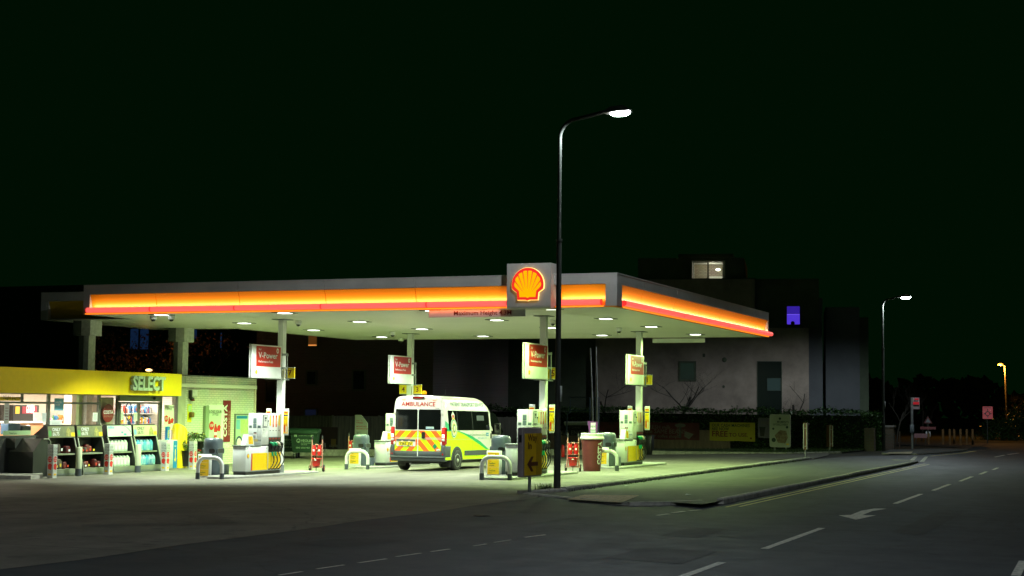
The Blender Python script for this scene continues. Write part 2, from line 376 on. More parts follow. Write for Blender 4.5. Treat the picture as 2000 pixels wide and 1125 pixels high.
# far pavement round the side road
b = MB(); Q = [G(*p) for p in ((1722, 886.5), (1790, 888.5), (1835, 886.5), (1888, 881), (1893, 878.5), (1840, 877.5), (1740, 880))]
b.add([(p.x, p.y, RZ+.05) for p in Q], [tuple(range(7))], foot); b.add([(p.x, p.y, RZ+.05) for p in Q]+[(p.x, p.y, RZ-.02) for p in Q], [(i, i+7, (i+1) % 7+7, (i+1) % 7) for i in range(7)], kerbm)
struct(b.build('footway'))
b = MB(); Q = [G(*p) for p in ((1737, 885.6), (1783, 884.4), (1778, 889), (1727, 888.4))]
b.add([(p.x, p.y, RZ+.056) for p in Q], [(0, 1, 2, 3)], buff); struct(b.build('tactile_paving'))
b = MB(); Q = [G(*p) for p in ((1452, 938), (1540, 933), (1507, 941), (1442, 938.5))]
b.add([(p.x, p.y, fz(p.x, p.y)+.004) for p in Q], [(0, 1, 2, 3)], mat('patched_asphalt', (.11, .105, .085), .85, var=.3, vs=9)); struct(b.build('footway_patch'))
# grass: verge and far bank, blades as small triangles
def blades(b, x, y, z, h, mt, n=3):
    for _ in range(n):
        a = random.uniform(0, 2*PI); w = random.uniform(.006, .014); hx, hy = random.gauss(0, h*.35), random.gauss(0, h*.35); ox, oy = random.uniform(-.06, .06), random.uniform(-.06, .06)
        b.add([(x+ox-w*math.cos(a), y+oy-w*math.sin(a), z), (x+ox+w*math.cos(a), y+oy+w*math.sin(a), z), (x+ox+hx, y+oy+hy, z+h*random.uniform(.6, 1.2))], [(0, 1, 2)], mt)
BL = [(-38.5, 58), (-33.5, 61.0), (-31.4, 63), (-30.2, 72), (-26, 76.5), (-12.6, 76.8)]      # boundary line of the site
KL = [(-38.5, 54.6), (-33.0, 56.4), (-28.6, 60), (-24.5, 65.0), (-19.6, 66.0), (-14.6, 67.5), (-12.9, 71.0)]
b = MB(); pg = KL+BL[::-1]
b.add([(x, y, zg(x)+.02) for x, y in KL]+[(x, y, zg(x)+.05) for x, y in BL[::-1]], [tuple(range(len(pg)))], mat('turf', (.03, .05, .015), .95, var=.5, vs=3)); struct(b.build('verge'))
kerb('verge_kerb', KL, .12, .06, .06, 1, base=-.2)
b = MB()
def lerp_line(L, t):
    t *= len(L)-1; i = min(int(t), len(L)-2); f = t-i; return (L[i][0]*(1-f)+L[i+1][0]*f, L[i][1]*(1-f)+L[i+1][1]*f)
for _ in range(9000):
    t, s_ = random.random(), random.random(); p, q = lerp_line(KL, t), lerp_line(BL, t); x, y = p[0]*(1-s_)+q[0]*s_, p[1]*(1-s_)+q[1]*s_
    blades(b, x, y, zg(x)+.03, .11, grassm, 2)
for _ in range(260):                                    # weeds along the kerbs
    y = random.uniform(33, 58); 
    if random.random() < .6: blades(b, KX+.03+abs(random.gauss(0, .03)), y, RZ+.01, .07, grassm, 2)
o = struct(b.build('grass'), 'stuff'); o['label'] = 'low green grass on the verge behind the pumps and along the kerb'; o['category'] = 'grass'

# repairs, joints and ironwork in the road and forecourt
tar = mat('tar_seam', (.006, .007, .008), .75, var=.3, vs=20); rpatch = surface('asphalt_repair', (.009, .011, .014), (.075, .085, .10), (.7, .7, .7), .85, 120, crack=False); cpatch = surface('concrete_repair', (.09, .085, .075), (.25, .235, .21), (.7, .7, .68), .8, 120, crack=False)
def crackline(pts, w, mt, nm='tar_joint', gz=None):
    b = MB()
    for p0, p1 in zip(pts, pts[1:]):
        a, c = G(*p0), G(*p1); L = max(.01, math.hypot(c.x-a.x, c.y-a.y)); dx, dy = (c.x-a.x)/L, (c.y-a.y)/L; n = max(1, int(L/.3)); lf, rg = [], []
        for i in range(n+1):
            t = L*i/n; e = w*(.5+random.uniform(-.3, .3)); o = random.uniform(-.02, .02) if 0 < i < n else 0; x, y = a.x+dx*t-dy*o, a.y+dy*t+dx*o
            lf.append((x-dy*e, y+dx*e, zg(x)+.008)); rg.append((x+dy*e, y-dx*e, zg(x)+.008))
        b.add(lf+rg, [(i+n+1, i+n+2, i+1, i) for i in range(n)], mt)
    return struct(b.build(nm))
for pts, w in ((((205, 995), (262, 999), (325, 1001)), .06), (((60, 962), (180, 958), (330, 963)), .03), (((1640, 1003), (1600, 1008), (1560, 1012)), .035), (((1401, 1047), (1435, 1050)), .05), (((1000, 1030), (1120, 1012), (1180, 1009)), .03), (((900, 968), (1010, 966), (1040, 967)), .045), (((380, 1020), (700, 1024), (860, 1030)), .02), (((-10, 985), (200, 975), (420, 972)), .02), (((600, 975), (760, 984), (905, 986)), .018)): crackline(pts, w, tar)
for q4, mt, l in ((((1290, 1046), (1352, 1030), (1420, 1034), (1362, 1051)), rpatch, 1), (((560, 1062), (690, 1050), (790, 1056), (665, 1070)), rpatch, 1), (((150, 1010), (420, 1006), (470, 1024), (160, 1030)), cpatch, 0), (((1180, 1090), (1260, 1070), (1400, 1078), (1330, 1102)), rpatch, 1), (((1740, 1040), (1830, 1000), (1880, 1003), (1800, 1046)), rpatch, 1)):
    b = MB(); Q = [G(*p) for p in q4]; b.add([(p.x, p.y, zg(p.x)+(.004 if mt is rpatch else .009)) for p in Q], [(0, 1, 2, 3)], mt); struct(b.build('road_patch'))
iron = mat('cast_iron', (.03, .028, .026), .5, .5, var=.4, vs=18)
for px, py, r in ((940, 1008, .16),):
    p = G(px, py); b = MB(); b.lathe([(r, 0), (r, .006), (r*.93, .007), (r*.92, .004), (.001, .004)], (p.x, p.y, RZ+.003 if p.x > -12 else zg(p.x)+.007), iron, 28)
    for k in range(-3, 4): b.box(p.x-r*.6, p.x+r*.6, p.y+k*r*.22-.01, p.y+k*r*.22+.01, RZ+.008, RZ+.013, iron)
    struct(b.build('manhole_cover'))
# ------------------------------------------------------------------ canopy
X0, X1, Y0, Y1, ZS, ZT, ZB = -28.52, -12.35, 37.35, 54.2, 4.60, 5.44, 5.18
NX, NY0, NY1 = -31.8, 39.57, 45.6
fmetal = mat('fascia_metal', (.48, .45, .41), .45, .1, var=.14, vs=1.2)
pyel = mat('fascia_panel_yellow', (.92, .30, .003), .4, coat=.15)
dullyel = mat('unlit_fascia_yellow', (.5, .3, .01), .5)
tubem = mat('red_light_tube', (.8, .1, .1), .3, emit=(1.0, .125, .10), es=1.05)
edgeglow = mat('emissive_tray_edge', (.8, .3, .02), .4, emit=(1, .20, .008), es=1.6)  # emission on the tray edge stands in for the strip's orange light
tubej = mat('red_tube_joint', (.6, .02, .02), .3, emit=(1.0, .03, .03), es=.8)
lens = mat('downlight_lens', (.9, .9, .9), .3, emit=(.92, 1, .86), es=7.)
sof = bpy.data.materials.new('soffit_planks'); sof.use_nodes = True
_n, _l = sof.node_tree.nodes, sof.node_tree.links; _b = _n['Principled BSDF']; _b.inputs['Roughness'].default_value = .38
_t = _n.new('ShaderNodeTexCoord'); _w = _n.new('ShaderNodeTexWave'); _w.bands_direction = 'Y'; _w.inputs['Scale'].default_value = 1.6; _w.inputs['Distortion'].default_value = 0; _w.wave_profile = 'SAW'
_l.new(_t.outputs['Object'], _w.inputs[0]); _r = _n.new('ShaderNodeValToRGB'); _r.color_ramp.elements[0].position = .0; _r.color_ramp.elements[1].position = .1
_r.color_ramp.elements[0].color = (.45, .47, .38, 1); _r.color_ramp.elements[1].color = (.80, .80, .70, 1); _l.new(_w.outputs[0], _r.inputs[0]); 
_m = _n.new('ShaderNodeTexNoise'); _m.inputs['Scale'].default_value = .7; _m.inputs['Detail'].default_value = 5; _l.new(_t.outputs['Object'], _m.inputs[0]); _x = _n.new('ShaderNodeMixRGB'); _x.blend_type = 'MULTIPLY'; _x.inputs[0].default_value = .18; _l.new(_r.outputs[0], _x.inputs[1]); _l.new(_m.outputs[0], _x.inputs[2]); _l.new(_x.outputs[0], _b.inputs[0])

can = thing('canopy', 'large flat filling station canopy with glowing yellow and red edge over the pumps', 'canopy', (-20.4, 45.8, 0))
b = MB(); b.box(X0+.14, X1-.14, Y0+.14, Y1-.14, ZS+.012, ZS+.1, sof); b.box(NX+.14, X0+.14, NY0+.14, NY1-.14, ZS+.012, ZS+.1, sof)
b.build('soffit', can, True)
b = MB(); b.box(X0+.3, X1-.3, Y0+.3, Y1-.3, ZS+.11, ZT-.12, alu); b.box(NX+.3, X0+.3, NY0+.3, NY1-.3, ZS+.11, ZT-.12, alu); b.build('roof_deck', can, True)
def fascia(Fr, L, seams, lit, a_in=(.28, .28), skip=None, tseams=None, tubes=None):
    """one straight side: Fr(a, z, outward), length L"""
    b = MB(); Lx = L-.003
    def bx(a0, a1, z0, z1, d0, d1, mt):
        a0, a1 = max(a0, .003) if a1 < Lx+.1 else a0, min(a1, Lx) if a1 < Lx+.1 else a1
        v = [Fr(a, z, d) for z in (z0, z1) for d in (d0, d1) for a in (a0, a1)]
        b.add(v, [(0, 2, 3, 1), (4, 5, 7, 6), (0, 1, 5, 4), (2, 6, 7, 3), (0, 4, 6, 2), (1, 3, 7, 5)], mt)
    cuts = [0]+[s for s in seams]+[L]
    for a0, a1 in zip(cuts, cuts[1:]): bx(a0+.006, a1-.006, ZB, ZT, -.14, 0, fmetal)
    bx(0, L, ZT-.02, ZT+.012, -.16, .012, fmetal)
    bx(0, L, ZS, ZS+.022, -.16, -.004, fmetal if not lit else pyel)
    bx(0, L, ZS+.022, ZS+.05, -.155, -.14, fmetal)
    if lit:
        for q0, q1 in tubes: bx(max(.01, q0-.05), min(L-.01, q1+.05), ZS+.001, ZS+.034, -.003, .012, edgeglow)
    b.build('fascia_frame', can, True)
    b = MB(); bx(0, a_in[0], ZS+.024, ZB-.002, -.14, 0, fmetal); b.build('corner_post', can, True)
    b = MB(); bx(L-a_in[1], L, ZS+.024, ZB-.002, -.14, 0, fmetal); b.build('corner_post', can, True)
    runs = [(a_in[0], L-a_in[1])]
    if skip: runs = [(a_in[0], skip[0]), (skip[1], L-a_in[1])]
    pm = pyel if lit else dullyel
    for r0, r1 in runs:
        cs = [r0]+[s for s in seams if r0 < s < r1]+[r1]
        for a0, a1 in zip(cs, cs[1:]):
            b = MB(); P = []
            N = 5
            for i in range(N+1):
                t = i/N; z = ZS+.16+(ZB-ZS-.17)*t; d = -.135+.125*t**1.4
                P.append((z, d))
            lo = [Fr(a0+.009, z, d) for z, d in P]; hi = [Fr(a1-.009, z, d) for z, d in P]
            b.add(lo+hi, [(i, i+N+1, i+N+2, i+1) for i in range(N)], pm, True)
            bk0 = [Fr(a0+.004, P[0][0], -.139), Fr(a0+.004, P[-1][0], -.139)]; b.add(lo+bk0, [list(range(N+1))+[N+2, N+1]], pm)
            bk1 = [Fr(a1-.004, P[0][0], -.139), Fr(a1-.004, P[-1][0], -.139)]; b.add(hi+bk1, [[N+1, N+2]+list(range(N, -1, -1))], pm)
            b.build('fascia_panel', can, True)
            b = MB(); bx(a0, a1, ZS+.05, ZS+.165, -.155, -.13, pm); b.build('light_tray', can, True)
        if lit:
            t0, t1 = tubes[runs.index((r0, r1))]
            ts = [t0]+[q for q in (tseams or seams) if t0+.3 < q < t1-.2]+[t1]
            for a0, a1 in zip(ts, ts[1:]):
                b = MB(); R = .074
                b.tube([Fr(a0+.02, ZS+.122, .0), Fr(a1-.02, ZS+.122, .0)], R, tubem, 20, False)
                for q, w in ((a0, a0+.022), (a1-.022, a1)): b.tube([Fr(q, ZS+.122, .0), Fr(w, ZS+.122, .0)], R-.001, tubej, 20)
                b.build('light_tube', can, True)
            c = Fr((r0+r1)/2, ZS+.20, -.02); nrm = (Fr(0, 1, 0)-Fr(0, 0, 0))*.75+(Fr(0, 0, -1)-Fr(0, 0, 0))*.66
            l = lamp('fascia_strip', 'AREA', c, STRIP*(r1-r0), (1., .86, .50), None, r1-r0-.05, .045)
            xax = (Fr(1, 0, 0)-Fr(0, 0, 0)).normalized(); zax = -nrm.normalized(); yax = zax.cross(xax)
            M = Matrix((xax, yax, zax)).transposed().to_4x4(); M.translation = c
            l.matrix_world = M; l.parent = can; l.matrix_parent_inverse = can.matrix_basis.inverted()
STRIP = 2.6
S1 = [x-X0 for x in (-26.08, -23.35, -20.65, -17.95)]
BX0, BX1 = -15.23, -14.03
fascia(FY(X0, Y0, 0), X1-X0, S1, True, (.22, .3), (BX0-X0-.0, BX1-X0+.12), [x-X0 for x in (-26.2, -23.43, -20.72, -17.58)], [(.13, BX0-X0-.06), (BX1-X0+.10, X1-X0-.40)])
S2 = [y*.944-Y0 for y in (42.0, 45.29, 48.07, 50.7, 53.4, 55.9)]
fascia(FX(X1, Y0, 0), Y1-Y0, S2, True, (.42, .04), None, [y*.944-Y0 for y in (43.18, 45.85, 48.63, 51.32, 53.91, 56.42)], [(.55, Y1-Y0+.38)])
fascia(frame((X1, Y1, 0), (-1, 0, 0)), X1-X0, [3.3, 6.6, 9.9, 13.2], False)
fascia(frame((X0, NY0, 0), (0, -1, 0)), NY0-Y0, [], False)
fascia(frame((X0, Y1, 0), (0, -1, 0)), Y1-NY1, [3, 6], False)
fascia(FY(NX, NY0, 0), X0-NX-.002, [], False)
fascia(frame((NX, NY1, 0), (0, -1, 0)), NY1-NY0, [3], False)
fascia(frame((X0-.002, NY1, 0), (-1, 0, 0)), X0-NX, [], False)
def column(cx, cy, z0, wx=.085, wy=.10):
    b = MB(); b.box(cx-wx, cx+wx, cy-wy, cy+wy, z0, ZS+.02, white); b.box(cx-wx-.012, cx+wx+.012, cy-wy-.012, cy+wy+.012, z0, z0+.22, midgrey)
    b.box(cx-.22, cx+.22, cy-.26, cy+.26, ZS-.012, ZS+.006, alu); b.build('column', can, True)
CA, CB, CC, CD = (-24.0, 40.9), (-24.05, 49.8), (-15.65, 40.9), (-15.68, 49.8)
for c in (CA, CB, CC, CD): column(c[0], c[1], zg(c[0])+.07)
for cx, cy in ((-30.62, 40.35), (-30.35, 45.05)):
    b = MB(); b.box(cx-.19, cx-.02, cy-.15, cy+.17, 0, 4.14, alu); b.box(cx, cx+.19, cy-.17, cy+.17, 0, 4.14, offwhite); b.box(cx-.02, cx, cy-.1, cy+.15, 0, 4.14, dark)  # dark left and pale right halves paint in the shaded and lit faces
    b.box(cx-.31, cx-.015, cy-.3, cy+.28, 4.14, ZS+.01, alu); b.box(cx-.005, cx+.33, cy-.3, cy+.28, 4.14, ZS+.01, offwhite); b.build('column', can, True)
# recessed downlights with a real lamp in each
for ix, x in enumerate((-26.25, -22.2, -17.7, -14.35)):
    for iy, y in enumerate((37.95, 42.4, 46.8, 51.9)):
        b = MB(); b.box(-.27, .27, -.27, .27, -.006, .012, alu); b.box(-.15, .15, -.15, .15, -.012, -.0061, lens)
        o = b.build('downlight', can); o.location = (x+20.4, y-45.8, ZS)
        cool = (iy == 0 and ix < 3) or (iy <= 2 and ix in (1, 2) and iy+ix < 4)
        colr = (.86, 1.0, .84) if cool else ((.76, 1.0, .54) if ix in (1, 2) else (.62, 1.0, .31))
        lamp('downlight_lamp', 'SPOT', (x, y, ZS-.045), (760 if iy == 0 else 900)*POW*(1.65 if ix == 0 else 1), colr, can, .2, spot=math.radians((122, 144, 144, (140, 150, 168, 172)[ix])[iy]), blend=(.4, .7, .7, (.5, .5, .2, .15)[ix])[iy], rot=(math.radians(7), 0, 0) if iy == 0 else None)
# square emblem block on the front edge
def pecten(b, Fr, cx, cy, R, d, ye, rd, rays=True, n=28):
    out = [(math.cos(math.radians(-14+208*i/n)), math.sin(math.radians(-14+208*i/n))) for i in range(n+1)]
    out += [(-.68, -.45), (-.64, -.88), (-.14, -.88), (0, -.93), (.14, -.88), (.64, -.88), (.68, -.45)]
    b.fpoly(Fr, [(cx+R*x, cy+R*y) for x, y in out], rd, d)
    inn = []
    for i in range(8):                                            # scalloped upper edge: eight ribs
        a0, a1 = -11+202*i/8, -11+202*(i+1)/8
        for j in range(5):
            t = (j+.5)/5; a = math.radians(a0+(a1-a0)*t); r = .80+.045*math.sin(PI*t); inn.append((r*math.cos(a), r*math.sin(a)))
    inn += [(-.54, -.36), (-.5, -.72), (-.12, -.72), (0, -.77), (.12, -.72), (.5, -.72), (.54, -.36)]
    b.fpoly(Fr, [(cx+R*x, cy+R*y) for x, y in inn], ye, d+.006)
    if rays:
        for (x0, y0), (x1, y1) in (((0, .86), (0, -.24)), ((.32, .79), (.135, -.2)), ((.6, .58), (.25, -.29)), ((.79, .22), (.3, -.4)), ((-.32, .79), (-.135, -.2)), ((-.6, .58), (-.25, -.29)), ((-.79, .22), (-.3, -.4))):
            L = math.hypot(x1-x0, y1-y0); ux, uy = -(y1-y0)/L*.032, (x1-x0)/L*.032
            b.fpoly(Fr, [(cx+R*(x0+ux), cy+R*(y0+uy)), (cx+R*(x1+ux*.15), cy+R*(y1+uy*.15)), (cx+R*(x1-ux*.15), cy+R*(y1-uy*.15)), (cx+R*(x0-ux), cy+R*(y0-uy))][::-1], rd, d+.011)
    return [(cx+R*x, cy+R*y) for x, y in out]
b = MB(); prof = [(37.12, 5.72), (37.6, 5.72), (37.6, 4.56), (37.2, 4.56)]+[(37.2-.08*math.sin(PI/2*i/5), 4.64-.08*math.cos(PI/2*i/5)) for i in range(6)]
b.prism(prof, 'x', BX0, BX1, fmetal); b.build('emblem_block', can, True)
ey = mat('lit_emblem_yellow', (.15, .08, 0), .4, emit=(1, .48, .0), es=1.0); er = mat('lit_emblem_red', (.3, .02, .02), .4, emit=(.80, .022, .012), es=1.0); eh = mat('emblem_halo_edge', (.5, .4, .2), .4, emit=(1, .60, .14), es=2.2)
Fe = FY(-14.63, 37.12, 5.165)
b = MB(); out = pecten(b, Fe, 0, 0, .435, .075, ey, er)
em = b.build('emblem', can, True)
b = MB(); b.fpoly(Fe, [(x*1.022, y*1.022) for x, y in out], eh, .055, .03); b.fpoly(frame((-14.63, 37.12, 5.165), (1, 0, 0)), [(x*1.0, y*1.0) for x, y in out], mat('emblem_back', (.2, .2, .2)), .02)
b.build('halo_rim', em, True)
# height limit boards, front and rear
def hboard(p0, x1, y, z0, z1, txt):
    b = MB(); b.box(p0, x1, y-.03, y, z0, z1, white)
    if txt: b.ftext(FY((p0+x1)/2, y-.03, z0), 'Maximum Height 4.3M', .17, .052, .155, darkred, .004, bold=.012, align='CENTER', width=1.62)
    for q in (.3, x1-p0-.3): b.box(p0+q, p0+q+.04, y-.02, y-.005, z1, ZS+.02, alu)
    return b
b = hboard(-17.54, -14.82, Y0+.06, 4.385, 4.575, True); b.build('height_board', can, True)
lamp('board_tint_helper', 'AREA', (-16.65, Y0-.045, ZS-.004), 2.6, (1, .15, .012), can, 2.2, .03, rot=(math.radians(42), 0, 0))  # added lamp without a fitting, tints the height board orange
p, q = AY(1275, 660, Y1+.1), AY(1377, 668, Y1+.1); b = hboard(p.x, q.x, Y1+.1, q.z-.02, p.z-.03, False); b.build('height_board', can, True)

# dome cameras hanging from the soffit
def dome(px, py, lbl, dz=0):
    p = AZ(px, py, ZS); t = thing('security_camera', lbl, 'security camera', (p.x, p.y, ZS-.006), 0, 'dome cameras under the canopy')
    b = MB(); b.lathe([(.1, 0), (.1, -.09), (.085, -.11)], (0, 0, 0), white, 16); b.build('housing', t)
    b = MB(); b.lathe([(.07, -.105), (.06, -.145), (.035, -.168), (.001, -.175)], (0, 0, 0), glossblack, 16); b.build('dome', t)
dome(299.5, 616, 'dome camera at the front left corner under the red tube, the left of the pair')
dome(335, 616, 'dome camera under the red tube at the front left, the right of the pair')
dome(583, 626, 'dome camera on the soffit just right of the column with plate 7')
dome(767, 648, 'dome camera on the soffit just left of the column with plates 4 and 3')
dome(1209, 640, 'dome camera on the soffit just left of the column with plate 1')
dome(1080, 624, 'dome camera on the soffit beside the lamp post and the plate 5 column')
dome(783, 660, 'small camera at the far rear edge of the canopy left of the plate 4 column')

# ------------------------------------------------------------------ islands and pumps
islm = mat('island_concrete', (.3, .3, .27), .85, var=.35, vs=4, bump=.3)
COLS = {'A': CA, 'B': CB, 'C': CC, 'D': CD}
DESC = {'A': 'with plate 7, nearest the shop', 'B': 'with plates 4 and 3, behind the ambulance', 'C': 'with plate 5, beside the lamp post', 'D': 'with plate 1, farthest right'}
def island(k):
    cx, cy = COLS[k]; z = zg(cx)
    b = MB(); n = 12; w = .5
    pl = [(w*math.cos(PI+PI*i/n), -3.0+w*.8*math.sin(PI+PI*i/n)) for i in range(n+1)]+[(w, 1.5), (w-.12, 1.62), (-w+.12, 1.62), (-w, 1.5)]
    top = [(x*.955, y*.985 if abs(y) < 2.9 else y+.03) for x, y in pl]
    b.add([(x, y, -.06) for x, y in pl]+[(x, y, .055) for x, y in pl]+[(x, y, .075) for x, y in top], [(i, (i+1) % 17, 17+(i+1) % 17, 17+i) for i in range(17)]+[(17+i, 17+(i+1) % 17, 34+(i+1) % 17, 34+i) for i in range(17)]+[tuple(range(34, 51))], islm)
    o = b.build('pump_island'); o.location = (cx, cy, z); tag(o, 'low concrete island under the pump '+DESC[k], 'kerb island', 'concrete islands under the pumps')
for k in 'ABCD': island(k)

bodym = mat('pump_white', (.66, .68, .66), .38, var=.07, vs=4, coat=.2)
pyw = mat('pump_yellow', (.85, .56, .0), .35, var=.05)
bottlem = mat('amber_card', (.75, .36, .02), .5, var=.2)
def make_pump():
    t = thing('fuel_pump', '', 'fuel pump', group='fuel pumps on the islands')
    R, Fd = FX(0, 0, 0), FY(-.44, 0, 0)
    b = MB(); b.box(-.42, -.02, .03, 1.92, 0, .1, dark); b.build('plinth', t)
    b = MB(); b.bbox(-.44, 0, 0, 1.93, .09, .80, bodym, .012, 1); b.box(-.436, -.004, 1.19, 1.20, .1, .8, dark)
    b.frect(R, .28, .345, .12, .60, red); b.frect(R, .345, 1.17, .12, .605, pyw); b.frect(R, 1.21, 1.91, .12, .605, pyw)
    pecten(b, R, .115, .53, .065, .004, pyw, red, False, 12)
    b.sphere((.002, .06, .74), .012, dark, 6); b.sphere((.002, 1.1, .74), .012, dark, 6)
    b.frect(R, 0, 1.93, .085, .11, midgrey, .006); b.frect(Fd, 0, .44, .085, .11, midgrey, .006)
    b.build('lower_cabinet', t)
    b = MB(); b.bbox(-.46, .015, -.02, .82, .80, .835, alu, .01, 1); b.build('worktop', t)
    b = MB(); b.bbox(-.44, -.0, .80, 1.93, .835, 1.74, bodym, .012, 1)
    U = FY(-.44, .80, .835)
    b.frect(U, .0, .44, .10, .155, midgrey, .003); b.frect(U, .2, .33, .095, .16, mat('label_gold', (.35, .28, .12), .5), .006)
    b.frect(U, .015, .425, .22, .226, alu, .003); b.frect(U, .32, .326, .22, .9, alu, .003)
    b.ftext(U, 'Unleaded', .06, .31, .035, midgrey, .005); b.ftext(U, 'Diesel', .20, .31, .035, red, .005)
    b.fpoly(U, ell(.21, .345, .022, .022, 10), dark); b.fpoly(U, ell(.26, .345, .022, .022, 10), dark)
    for x, y, z in ((.18, .87, 1.755), (.3, 1.2, 1.752)): b.box(-x-.03, -x+.03, y, y+.05, 1.74, z, alu)
    b.frect(R, .805, 1.195, 1.33, 1.336, alu, .003); b.frect(R, 1.197, 1.203, 1.06, 1.73, alu, .003); b.frect(R, .84, 1.16, 1.06, 1.31, offwhite, .003)
    for i, mt in enumerate((pyw, red, red, pyw)):
        a = 1.25+.165*i; b.frect(R, a, a+.075, 1.38 if mt is pyw else 1.34, 1.68, mt)
        if mt is red: b.frect(R, a+.01, a+.065, 1.42, 1.62, mat('pale_orange', (.8, .25, .12), .5), .006)
        b.frect(R, a+.01, a+.07, 1.23, 1.25, dark)
    b.frect(R, .92, .95, 1.24, 1.29, dark)
    cab = b.build('display_cabinet', t)
    for a0, a1, b0, b1 in ((.17, .27, .62, .76), (.17, .27, .49, .60), (.04, .12, .49, .55), (.32, .41, .49, .55)):
        d = MB(); d.frect(U, a0-.006, a1+.006, b0-.006, b1+.006, alu, .004, .004); d.frect(U, a0, a1, b0, b1, lcd, .008)
        for q in range(3): d.frect(U, a0+.008, a1-.01, b0+.012+(b1-b0-.02)*q/3, b0+.02+(b1-b0-.02)*q/3, grey, .011)
        d.build('price_display', cab)
    d = MB(); d.frect(U, .13, .29, .18, .29, offwhite, .004); d.frect(U, .16, .26, .19, .27, midgrey, .008); d.build('price_display', cab)
    b = MB(); b.fpoly(R, rrect(.87, 1.13, 1.35, 1.70, .03), midgrey, .012, .012); b.fpoly(R, rrect(.9, 1.1, 1.37, 1.68, .02), offwhite, .016); b.frect(R, .95, 1.05, 1.57, 1.63, ink, .02); b.frect(R, .95, 1.04, 1.51, 1.55, midgrey, .02); b.sphere((.02, 1.15, 1.52), .02, dark, 8)
    b.build('card_reader', t)
    b = MB(); b.box(-.43, .004, 1.215, 1.91, .62, 1.045, dark); b.box(-.43, .012, 1.205, 1.92, 1.04, 1.06, midgrey)
    for i in range(4): b.frect(R, 1.235+.17*i, 1.345+.17*i, .985, 1.03, mat('dim_red_label', (.25, .02, .015), .5), .008)
    b.build('nozzle_bay', t)
    for i in range(4):
        a = 1.29+.17*i; gm = green if i < 2 else (cream if i == 2 else dark)
        n = MB(); n.tube([(.05, a-.03, .93), (.07, a-.01, .88), (.075, a+.02, .83)], [.012, .016, .02], galv, 8)
        n.tube([(.03, a-.05, .90), (.07, a-.01, .885), (.09, a+.04, .84), (.09, a+.055, .80)], [.018, .038, .042, .03], gm, 10)
        n.tube([(.095, a+.04, .84), (.125, a+.02, .76), (.1, a+.0, .70)], .012, dark, 6)
        n.tube([(.08, a+.05, .80), (.08, a+.03, .68), (.07, a+.02, .60)], [.03, .028, .02], dark, 8)
        nz = n.build('nozzle', t)
        h = MB(); pth = []
        for j in range(14):
            s = j/13; pth.append((.07+.05*math.sin(PI*s), a+.02+(.035+.02*i)*math.sin(PI*min(1, s*1.1))-.09*s**3, .60-.46*s))
        pth.append((.02, a-.10, .13)); h.tube([(.07, a+.02, .66)]+pth, .0165, black, 8)
        h.build('hose', nz)
        if i < 2: g = MB(); g.cyl((.075, a+.02, .63), (.085, a+.03, .51), .03, green, 10); g.build('hose_guard', nz)
    for s, nm in ((1, 0), (-1, 1)):
        b = MB(); xx = (.04 if s > 0 else -.55); b.bbox(xx, xx+.165, 1.96, 2.0, 1.10, 1.88, white, .01, 1); P = FY(xx, 1.96, 1.10)
        b.frect(P, .012, .153, .05, .70, pyw); b.frect(P, .012, .153, .70, .76, paper); b.ftext(P, 'To pay', .02, .71, .035, blue, .006)
        b.frect(P, .012, .153, .56, .60, navy, .006); b.frect(P, .03, .135, .64, .68, red, .006); b.ftext(P, 'PAY AT\nPUMP', .02, .5, .036, ink, .006); b.frect(P, .02, .146, .06, .34, bottlem, .006)
        b.frect(P, .03, .07, .1, .3, red, .008); b.frect(P, .085, .13, .08, .26, cream, .008)
        b.build('poster_holder', t)
    return t
pumps = {}
for k in 'ABCD':
    cx, cy = COLS[k]; z = zg(cx)+.075
    if k == 'A': o = make_pump()
    else: o = dup(pumps['A'])
    o.location = (cx+.26, cy-2.3, z); pumps[k] = o
pumps['A']['label'] = 'white and yellow fuel pump with four hoses under plate 7, nearest the shop'
pumps['B']['label'] = 'white fuel pump half hidden behind the left rear of the ambulance'
pumps['C']['label'] = 'white fuel pump between the Way In sign and the tall lamp post'
pumps['D']['label'] = 'white and yellow fuel pump under plate 1, right of the giant cup'
# tent shaped cards standing on the worktops
def tent(k, lbl, ox=0, rz=0.):
    p = pumps[k].location; t = thing('tent_card', lbl, 'promotional card', (p.x-.2+ox, p.y+.12, p.z+.835), rz, 'folded cards on the pump worktops')
    b = MB(); b.prism([(0, 0), (.46, 0), (.40, .27), (.14, .30)], 'x', -.06, .1, white); b.build('card', t)
    Q = frame((.1, 0, 0), (0, 1, 0)); b = MB(); b.fpoly(Q, [(.17, .03), (.42, .03), (.37, .245), (.15, .25)], yellow, .004)
    pecten(b, Q, .26, .17, .03, .007, yellow, red, False, 10); b.ftext(Q, 'FuelSave', .19, .06, .04, red, .008); b.build('yellow_insert', t)
tent('A', 'white folded card with yellow insert on the worktop of the pump nearest the shop')
tent('B', 'white folded card on the worktop of the pump behind the ambulance')
tent('D', 'clear holder with yellow card on the worktop of the pump by the giant cup', .05)

